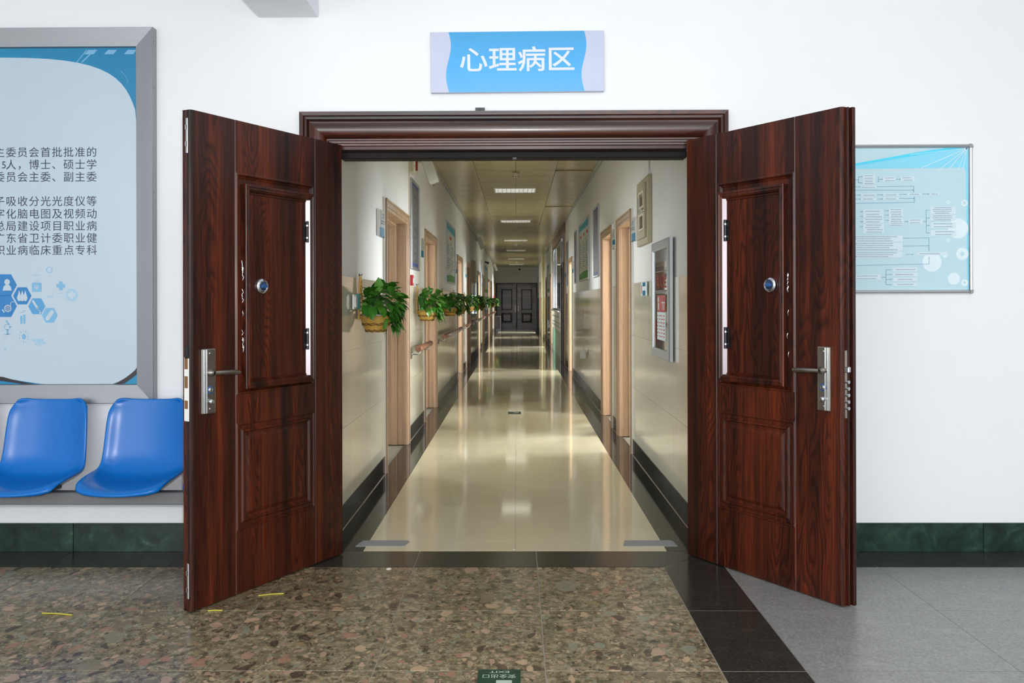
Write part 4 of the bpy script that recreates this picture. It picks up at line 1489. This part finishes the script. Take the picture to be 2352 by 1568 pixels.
# right side near the entrance: hydrant cabinet, panel box, small notice
t_ = thing('hydrant_cabinet', 'glazed fire hydrant cabinet in a steel frame on cream tiles', 'cabinet', **tileright(1.21, 1.318))
W_, H_ = .34, .393
MB().rings(-W_, W_, -H_, H_, [(0, 0), (0, .020), (.006, .026), (.050, .028), (.062, .024), (.066, .004)]).build('cabinet_frame', 'alu_z', t_)
b = MB()
b.box(-W_ + .06, W_ - .06, -.004, -.001, -H_ + .06, H_ - .06)
b.build('cabinet_back', 'smoke_face', t_)
MB().box(-W_ + .064, W_ - .064, -.018, -.013, -H_ + .064, H_ - .064).build('glass_pane', 'glass', t_)
b = MB()
b.text('消火栓', .01, .125, .105, -.0195, wid=.40, off=.015)
b.build('red_lettering', 'dullred', t_)
MB().rect(-.19, .21, .186, .190, -.0195).rect(-.19, .21, .052, .062, -.0195).rect(-.17, .19, .040, .050, -.0195).build('black_rule', 'stripe', t_)
MB().rect(-.14, .19, -.082, .028, -.0188).build('red_label', 'red', t_)
MB().rect(-.14, .19, -.27, -.084, -.0188).build('white_label', 'chartbox', t_)
b = MB()
b.disc(-.085, .0, .02, -.0194)
b.rect(-.10, -.065, -.07, -.025, -.0194)
b.rect(.03, .16, -.025, -.017, -.0194).rect(.06, .075, -.07, -.03, -.0194).rect(.11, .13, -.07, -.03, -.0194)
b.build('label_symbol', 'chartbox', t_)['kind'] = 'stuff'
b = MB()
rr = random.Random(8)
for r0_ in range(7):
    for c0_ in range(4):
        b.rect(-.12 + c0_ * .075, -.12 + c0_ * .075 + rr.uniform(.025, .05), -.112 - r0_ * .023, -.104 - r0_ * .023, -.0194)
b.build('label_print', 'posterred', t_)['kind'] = 'stuff'
MB().tube([(-.22, -.012, -.30), (-.235, -.012, -.22), (-.22, -.012, -.14)], .008, 8).build('red_hose', 'red', t_)

t_ = thing('panel_box', 'beige electrical panel box with two brown windows beside the nearest narrow door', 'electrical panel', **onright(2.06, 1.992))
MB().box(-.285, .285, -.030, 0, -.252, .252).build('panel_case', 'beige', t_, bevel=.004)
MB().box(-.20, .20, -.044, -.029, -.205, .205).build('panel_door', 'beige', t_, bevel=.004)
for z in (.085, -.085):
    MB().rings(-.05, .17, z - .062, z + .062, [(0, .043), (0, .052), (.012, .052), (.014, .046)]).build('window_rim', 'offwhite', t_)
    MB().rect(-.04, .16, z - .052, z + .052, -.0455).build('brown_window', 'brownpane', t_)
MB().lathe([(.014, .044), (.012, .06), (0, .062)], 12, (.15, 0, 0), 'y').build('panel_latch', 'chrome', t_)
MB().rect(-.14, -.10, .0, .12, -.0448).build('panel_label', 'postergrey', t_)
tag(MB().box(XR - .006, XR + .008, 1.865, 1.895, 2.246, ZC - .03).box(XR - .010, XR + .008, 1.860, 1.900, 2.5, 2.52).build('cable_duct', 'white'), 'white cable duct rising from the beige panel box', 'cable duct')
t_ = thing('wall_notice', 'small teal and white notice on cream tiles between door and hydrant cabinet', 'notice', **tileright(2.03, 1.40))
MB().box(-.13, .13, -.008, 0, -.052, .052).build('notice_sheet', 'chartbox', t_)
MB().rect(-.06, .09, .02, .050, -.0086).rect(-.06, .09, -.050, -.012, -.0086).build('teal_print', 'plateblue', t_)
MB().rect(-.115, -.085, -.035, .03, -.0086).build('red_print', 'posterred', t_)
t_ = thing('floor_socket', 'white wall socket with open cover low on cream tiles', 'socket', **tileright(7.5, .56))
MB().box(-.06, .06, -.03, -.008, -.065, .065).build('socket_plate', 'white', t_, bevel=.003)
MB().box(.062, .075, -.09, -.008, -.06, .06).build('socket_cover', 'white', t_, bevel=.003)
MB().box(-.045, .045, -.032, -.029, -.045, .03).build('socket_face', 'darkgrey', t_)

# nurse station
ns = thing('nurse_station', 'nurse station window with steel posts and cream striped counter', 'counter', (XR, 0, 0), kind='structure')
MB().box(-.02, .10, NS[0] - .0, NS[1], 2.72, 2.92).build('wood_header', 'headerwood', ns, bevel=.004)
MB().box(-.02, .12, NS[0], NS[0] + .07, 0, 2.72).build('wood_upright', 'oak', ns, bevel=.004)
MB().box(-.02, .12, NS[1] - .07, NS[1], 0, 2.72).build('wood_upright', 'oak', ns, bevel=.004)
for y in (13.15, 13.95):
    MB().box(-.03, .10, y - .035, y + .035, 0, 2.12).build('door_post', 'darkbrown', ns, bevel=.004)
MB().box(.0, .10, 13.186, 13.914, 2.04, 2.12).build('door_head', 'darkbrown', ns, bevel=.004)
MB().box(.045, .085, 13.19, 13.91, .01, 2.035).build('station_door', 'darkbrown', ns, bevel=.003)
for y, xa, xb in ((13.15, -.03, .05), (13.95, -.03, .09), (17.8, .02, .075), (17.95, -.025, .03), (18.1, .035, .10)):
    MB().box(xa, xb, y - .035, y + .035, 2.125 if y < 14 else 1.12, 2.70).build('steel_post', 'chrome', ns, bevel=.006, seg=2)
MB().box(.01, .07, 13.0, 18.05, 2.64, 2.70).build('steel_rail', 'chrome', ns, bevel=.006)
MB().box(.03, .04, 14.0, 17.7, 1.13, 2.63).build('glass_pane', 'glass', ns)
MB().box(-.06, .40, 14.0, 18.4, 1.06, 1.10).build('counter_top', 'steel', ns, bevel=.005)
MB().box(-.02, .35, 14.0, 18.4, .62, 1.055).build('counter_front', 'counterwhite', ns, bevel=.004)
for z in (.94, .80, .72):
    MB().box(-.026, -.02, 14.0, 18.4, z - .018, z + .018).build('counter_stripe', 'counterstripe', ns)
MB().box(.0, .30, 14.0, 18.4, .0, .615).build('counter_base', 'cyan_box', ns)
# the room behind the station
b = MB()
b.box(XR + 3.2, XR + 3.3, 11.5, 19.6, 0, 2.98).box(XR + .27, XR + 3.2, 11.5, 11.6, 0, 2.98).box(XR + .27, XR + 3.2, 19.5, 19.6, 0, 2.98).box(XR + .27, XR + 3.3, 11.5, 19.6, 2.96, 3.05).box(XR + .27, XR + 3.3, 11.5, 19.6, -.06, -.002)
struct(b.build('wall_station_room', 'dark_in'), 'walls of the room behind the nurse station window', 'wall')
t_ = thing('station_lamp', 'small lit lamp behind the nurse station glass', 'lamp', (XR + .125, 17.2, 2.96))
MB().lathe([(0, -.002), (.03, -.002), (.03, -.03), (.012, -.04), (.012, -.13)], 16).build('lamp_base', 'white', t_)
MB().lathe([(.012, -.125), (.05, -.15), (.06, -.185), (.04, -.22), (0, -.235)], 16).build('lamp_shade', 'roomlamp', t_)
t_ = thing('desk_organiser', 'small pale paper holder on the nurse station counter', 'organiser', (XR + .10, 15.2, 1.10))
MB().box(-.06, .06, -.12, .12, 0, .015).box(-.06, -.05, -.12, .12, .015, .12).box(.05, .06, -.12, .12, .015, .15).build('holder_tray', 'white', t_)
MB().box(-.045, .045, -.10, .10, .016, .10).build('paper_stack', 'chartbox', t_)

# pillar, exit signs and things by the far end
struct(MB().box(XR - .085, XR + .01, 25.4, 26.1, 0, ZC).build('trim_4', 'yellowpaint', bevel=.004), 'pale yellow pillar projecting beyond the nurse station', 'pillar')
t_ = thing('exit_sign', 'small green exit sign low on the wall beyond the nurse station', 'sign', **tileright(21.7, .60))
MB().box(-.19, .19, -.03, -.0005, -.12, .12).build('sign_case', 'alu_frame', t_, bevel=.004)
MB().box(-.16, .16, -.033, -.029, -.09, .09).build('sign_face', 'greenlabel', t_)
for x, lab in ((-.86, 'red glazed fire extinguisher box standing by the dark end doors'), (-.60, None)):
    if lab is None:
        continue
    t_ = thing('extinguisher_box', lab, 'extinguisher box', (x, 34.3, 0))
    MB().rings(-.12, .12, .02, .64, [(0, 0), (0, .10), (.018, .10), (.02, .085)], False).build('box_frame', 'alu_frame', t_)
    MB().box(-.105, .105, -.085, -.002, .035, .625).build('box_pane', 'redglass', t_)
    MB().box(-.12, .12, -.10, 0, 0, .02).build('box_foot', 'white', t_)

# handrails on the planter side
HR = [(3.45, 4.55, 'between the first two'), (6.2, 9.5, 'between the second and third'), (11.15, 12.05, 'between the third and fourth'), (13.7, 17.05, 'between the fourth and fifth'),
      (18.7, 19.8, 'between the fifth and sixth'), (21.4, 24.85, 'between the sixth and seventh'), (26.5, 27.75, 'between the seventh and eighth'), (29.4, 32.05, 'beyond the eighth')]
for y0, y1, o_ in HR:
    t_ = thing('handrail', f'round brown wooden handrail {o_} planter side doors', 'handrail', (XL + .0088, y0, .865), PI / 2, 'wooden handrails on the planter side')
    L = y1 - y0
    b = MB().tube([(0, -.075, 0), (.006, -.075, 0), (L - .006, -.075, 0), (L, -.075, 0)], [.026, .030, .030, .026], 14)
    b.build('rail', 'railwood', t_)
    n = max(2, int(L / 1.0))
    for i in range(n):
        x = .12 + (L - .24) * i / (n - 1)
        b = MB()
        b.lathe([(.026, 0), (.026, .006), (0, .006)], 12, (x, 0, -.055), 'y')
        b.tube([(x, -.004, -.055), (x, -.060, -.055), (x, -.075, -.045), (x, -.075, -.026)], .008, 8)
        b.build('rail_bracket', 'chrome', t_)
    t2 = MB().box(-.035, -.015, -.02, -.001, -.09, -.03).build('end_clip', 'chrome', t_)

# things lying on the floors
for (x0, x1, y0, y1, lab) in ((-.862, -.594, .078, .190, 'grey tape strip on the cream floor beside the planter side door leaf'), (.568, .842, .078, .190, 'grey tape strip on the cream floor beside the flow chart side door leaf')):
    s = 1 if x0 < 0 else -1
    cx_, cy_ = (x0 + x1) / 2, (y0 + y1) / 2
    hw, hh = (x1 - x0) / 2, (y1 - y0) / 2
    pts = [(-hw - .004, -hh), (hw - .012 * s, -hh * .95), (hw + .006, hh * .55), (hw - .008, hh), (-hw + .018, hh * .96), (-hw + .008, .2 * hh)]
    mb = MB()
    n = len(pts)
    mb.add([(x, y, .0022) for x, y in pts] + [(x, y, .0003) for x, y in pts], [tuple(range(n))] + [(i, i + n, (i + 1) % n + n, (i + 1) % n) for i in range(n)])
    tag(mb.build('floor_tape', 'tape', loc=(cx_, cy_, 0)), lab, 'tape', 'grey tape strips at the threshold')


def floor_sticker(x, y, w_, l_, label):
    t_ = thing('floor_sticker', label, 'sticker', (x, y, 0), group='green exit stickers on the floor')
    MB().box(-w_ / 2, w_ / 2, -l_, 0, .0002, .0012).build('sticker_sheet', 'stickergreen', t_)
    b = MB()
    lay = Matrix(((1, 0, 0, 0), (0, 0, 1, 0), (0, -1, 0, 0), (0, 0, 0, 1)))
    b.X = Matrix.Rotation(-PI / 2, 4, 'X')
    # drawn in (x, z) and laid down so that z runs along the floor away from the viewer
    b.text('EXIT', -.0, -.020, .016, -.0016, wid=.07, off=.01, flip=True)
    b.text('安全出口', 0, -.055, .030, -.0016, wid=.115, off=.008, flip=True)
    b.rect(-.01, .045, -.13, -.085, -.0016)
    b.build('sticker_print', 'stickertext', t_)['kind'] = 'stuff'
    return t_


floor_sticker(-.065, -1.42, .150, .21, 'green exit sticker with upside down lettering on brown stone tiles')
s_ = floor_sticker(-.03, 5.55, .150, .21, 'dark exit sticker in the middle of the cream corridor floor')
for x, y, l_, a in ((-1.10, -.665, .11, .25), (-1.28, -.86, .06, .05), (-1.93, -.90, .14, -.15)):
    b = MB()
    b.X = Matrix.Translation((x, y, .003)) @ Matrix.Rotation(a, 4, 'Z')
    b.tube([(-l_ / 2, 0, 0), (0, .006, 0), (l_ / 2, 0, 0)], .0028, 6)
    lab = {.11: 'yellow straw scrap on the stone tiles right behind the door leaf', .06: 'shortest yellow straw scrap on the stone tiles', .14: 'longest yellow straw scrap on the stone below the blue seats'}[l_]
    tag(b.build('straw_scrap', 'yellow'), lab, 'scrap', 'yellow straw scraps on the floor')
for x, y, r_, lab in ((-.63, -.30, .015, 'white paper crumb on the stone tiles by the threshold'), (-.018, .02, .009, 'white chip at the edge of the cream floor')):
    b = MB()
    b.lathe([(r_, .0005), (r_ * .8, r_ * .3), (r_ * .3, r_ * .45), (0, r_ * .45)], 6, (x, y, 0), smooth=False)
    tag(b.build('paper_crumb', 'counterwhite'), lab, 'crumb')


# ------------------------------------------------------------------ hanging pothos baskets
def leaf_mesh():
    b = MB()
    n = 5
    L, W_ = 1.0, .36
    vs_, fs_ = [], []
    for i in range(n + 1):
        t = i / n
        wv_ = W_ * (math.sin(PI * min(1, t * .93 + .1)) ** .75) * (1.15 - .35 * t) if i < n else 0.0
        back = -.10 if i == 0 else 0
        zc_ = -.22 * t * t
        for s in (-1, 0, 1):
            vs_.append((s * wv_, L * t + (back if s else 0), zc_ + abs(s) * .10 * wv_ / W_))
    for i in range(n):
        for s in (0, 1):
            q = i * 3 + s
            fs_.append((q, q + 1, q + 4, q + 3))
    b.add(vs_, fs_, True)
    return b


leafproto = None


def planter(y, label, nleaf, single, seed, big=1.0):
    global leafproto
    rr = random.Random(seed)
    R_ = .098
    t_ = thing('hanging_planter', label, 'planter', (XL + .0088, y, 1.215), PI / 2, 'pothos in wall baskets along the corridor')
    cy_ = -.108
    big *= 1.08
    # basket of bamboo slats
    n = 22
    pr = [(.060, -.098), (.076, -.068), (.088, -.036), (R_, -.004)]
    if single:
        sb = MB()
        da = PI / n * .96
        for a, c in zip(pr[:-1], pr[1:]):
            sb.add([(a[0] * math.sin(-da), -a[0] * math.cos(da), a[1]), (0, -a[0] * 1.03, a[1]), (a[0] * math.sin(da), -a[0] * math.cos(da), a[1]),
                    (c[0] * math.sin(-da), -c[0] * math.cos(da), c[1]), (0, -c[0] * 1.03, c[1]), (c[0] * math.sin(da), -c[0] * math.cos(da), c[1])], [(0, 1, 4, 3), (1, 2, 5, 4)], True)
        if 'slat' not in M:
            M['slat'] = sb.build('slat', 'bamboo', t_, loc=(0, cy_, 0))
            k0 = 1
        else:
            k0 = 0
        for k_ in range(k0, n):
            share(M['slat'], 'slat', t_, (0, cy_, 0), (0, 0, 2 * PI * k_ / n))
    else:
        sb = MB()
        for k_ in range(n):
            a0, a1, a2 = [2 * PI * (k_ + s) / n for s in (-.48, 0, .48)]
            for a, c in zip(pr[:-1], pr[1:]):
                vs_ = []
                for (r__, z__) in (a, c):
                    for aa, f_ in ((a0, 1), (a1, 1.03), (a2, 1)):
                        vs_.append((r__ * f_ * math.sin(aa), cy_ - r__ * f_ * math.cos(aa), z__))
                sb.add(vs_, [(0, 1, 4, 3), (1, 2, 5, 4)], True)
        sb.build('basket_wall', 'bamboo', t_)
    MB().lathe([(0, -.096), (.059, -.096)], 20, (0, cy_, 0)).build('basket_floor', 'bamboo', t_)
    b = MB()
    for z, r__ in ((-.044, .0865), (-.052, .084), (-.086, .068), (-.093, .0645)):
        b.tube([(r__ * 1.02 * math.cos(a), cy_ + r__ * 1.02 * math.sin(a), z + .0035 * math.sin(a * 11 + z * 900)) for a in [2 * PI * i / 44 for i in range(45)]], .0022, 5, False)
    b.build('weave_band', 'bamboo_dark', t_)['kind'] = 'stuff'
    b = MB()
    for ph in (0, PI):
        b.tube([((R_ + .003 * math.cos(a * 12 + ph)) * math.cos(a), cy_ + (R_ + .003 * math.cos(a * 12 + ph)) * math.sin(a), -.004 + .007 * math.sin(a * 12 + ph)) for a in [2 * PI * i / 60 for i in range(61)]], .0052, 6, False)
    b.build('rim_braid', 'bamboo', t_)
    MB().lathe([(.070, -.05), (.088, .008), (.094, .014), (.090, .014), (.084, .0), (0, .0)], 20, (0, cy_, 0)).build('pot_liner', 'liner', t_)
    b = MB()
    for s in (-1, 1):
        b.tube([(s * .075, -.012, -.02), (s * .045, -.010, .12), (s * .012, -.010, .255)], .006, 6)
    for i in range(9):
        z = .01 + i * .026
        hw = .075 - .063 * z / .255
        b.tube([(-hw, -.012, z), (hw, -.016, z + .004)], .0045, 5)
    b.build('back_rack', 'bamboo', t_)
    MB().tube([(0, 0, .262), (0, -.02, .262), (0, -.02, .27)], .003, 6).lathe([(.010, 0), (.010, .004), (0, .004)], 10, (0, 0, .262), 'y').build('wall_hook', 'darkgrey', t_)
    # foliage
    cx_, cyy, cz_ = .0, -.15, .085
    mats_ = []
    for i in range(nleaf):
        while True:
            d = Vector((rr.gauss(0, 1), rr.gauss(0, 1), rr.gauss(.25, .9)))
            if d.length > .2:
                d.normalize()
                break
        k_ = rr.uniform(.45, 1.0) ** .6
        p = Vector((cx_ + d.x * .205 * k_ * big, cyy + d.y * .145 * k_, cz_ + d.z * .135 * k_))
        if rr.random() < .30:                 # trailing leaves over the front rim
            p = Vector((rr.uniform(-.05, .20) * big, -.19 - rr.random() * .06, rr.uniform(-.09, .04)))
            d = Vector((rr.uniform(-.4, .6), -.7, -.7)).normalized()
        p.y = min(p.y, -.055)
        rad = math.hypot(p.x, p.y - cy_)
        if p.z < .0 and rad < R_ + .02:
            f_ = (R_ + .02) / max(rad, .01)
            p.x *= f_
            p.y = min(cy_ + (p.y - cy_) * f_, -.06)
        yax = (d + Vector((rr.uniform(-.6, .6), rr.uniform(-.6, .2), -.45 + rr.uniform(-.4, .5)))).normalized()
        if p.y > -.12:
            yax.y = min(yax.y, -.25)
            yax.normalize()
        up_ = (d * .8 + Vector((rr.uniform(-.3, .3), -.5, .7))).normalized()
        xax = yax.cross(up_).normalized()
        zax = xax.cross(yax)
        s = rr.uniform(.050, .088)
        m4 = Matrix.LocRotScale(p - yax * s * .35, Matrix((xax, yax, zax)).transposed().to_quaternion(), Vector((s * rr.uniform(.85, 1.1), s, s)))
        mats_.append(m4)
    if single:
        for m4 in mats_:
            if leafproto is None:
                o = leafproto = leaf_mesh().build('leaf', 'leaf', t_)
            else:
                o = bpy.data.objects.new('leaf', leafproto.data)
                COL.objects.link(o)
                o.parent = t_
            o.matrix_local = m4
    else:
        lm = leaf_mesh()
        b = MB()
        for m4 in mats_:
            b.X = m4
            b.add(lm.v, lm.f, True)
        b.build('foliage', 'leaf', t_)['kind'] = 'stuff'
    b = MB()
    for i in range(14 if single else 6):
        m4 = mats_[i * 3]
        e_ = m4.translation
        b.tube([(rr.uniform(-.03, .03), cy_ + rr.uniform(-.03, .03), .0), ((e_.x) * .5, (e_.y + cy_) * .5, max(e_.z, .03) * .7 + .03), tuple(e_)], .0022, 5, False)
    b.build('stem', 'stem', t_)['kind'] = 'stuff'
    return t_


PL = [(.90, 'hanging basket of trailing pothos nearest the doorway, above the wall switch side', 240, True, 11), (3.93, 'hanging pothos basket between the first and second oak doors', 200, True, 12),
      (6.75, 'hanging pothos basket just beyond the second oak door', 130, True, 13), (8.75, 'hanging pothos basket below the far end of the red lettered poster', 120, True, 14),
      (11.45, 'hanging pothos basket between the third and fourth oak doors', 110, False, 15), (13.9, 'hanging pothos basket just beyond the fourth oak door', 110, False, 16),
      (16.7, 'hanging pothos basket just before the fifth oak door', 100, False, 17), (19.2, 'hanging pothos basket between the fifth and sixth oak doors', 100, False, 18),
      (23.0, 'hanging pothos basket below the far poster', 100, False, 19), (27.1, 'hanging pothos basket between the seventh and eighth oak doors', 100, False, 20), (30.9, 'farthest hanging pothos basket before the dark end doors', 100, False, 21)]
for y, lab, n, sgl, sd in PL:
    planter(y, lab, n, sgl, sd)
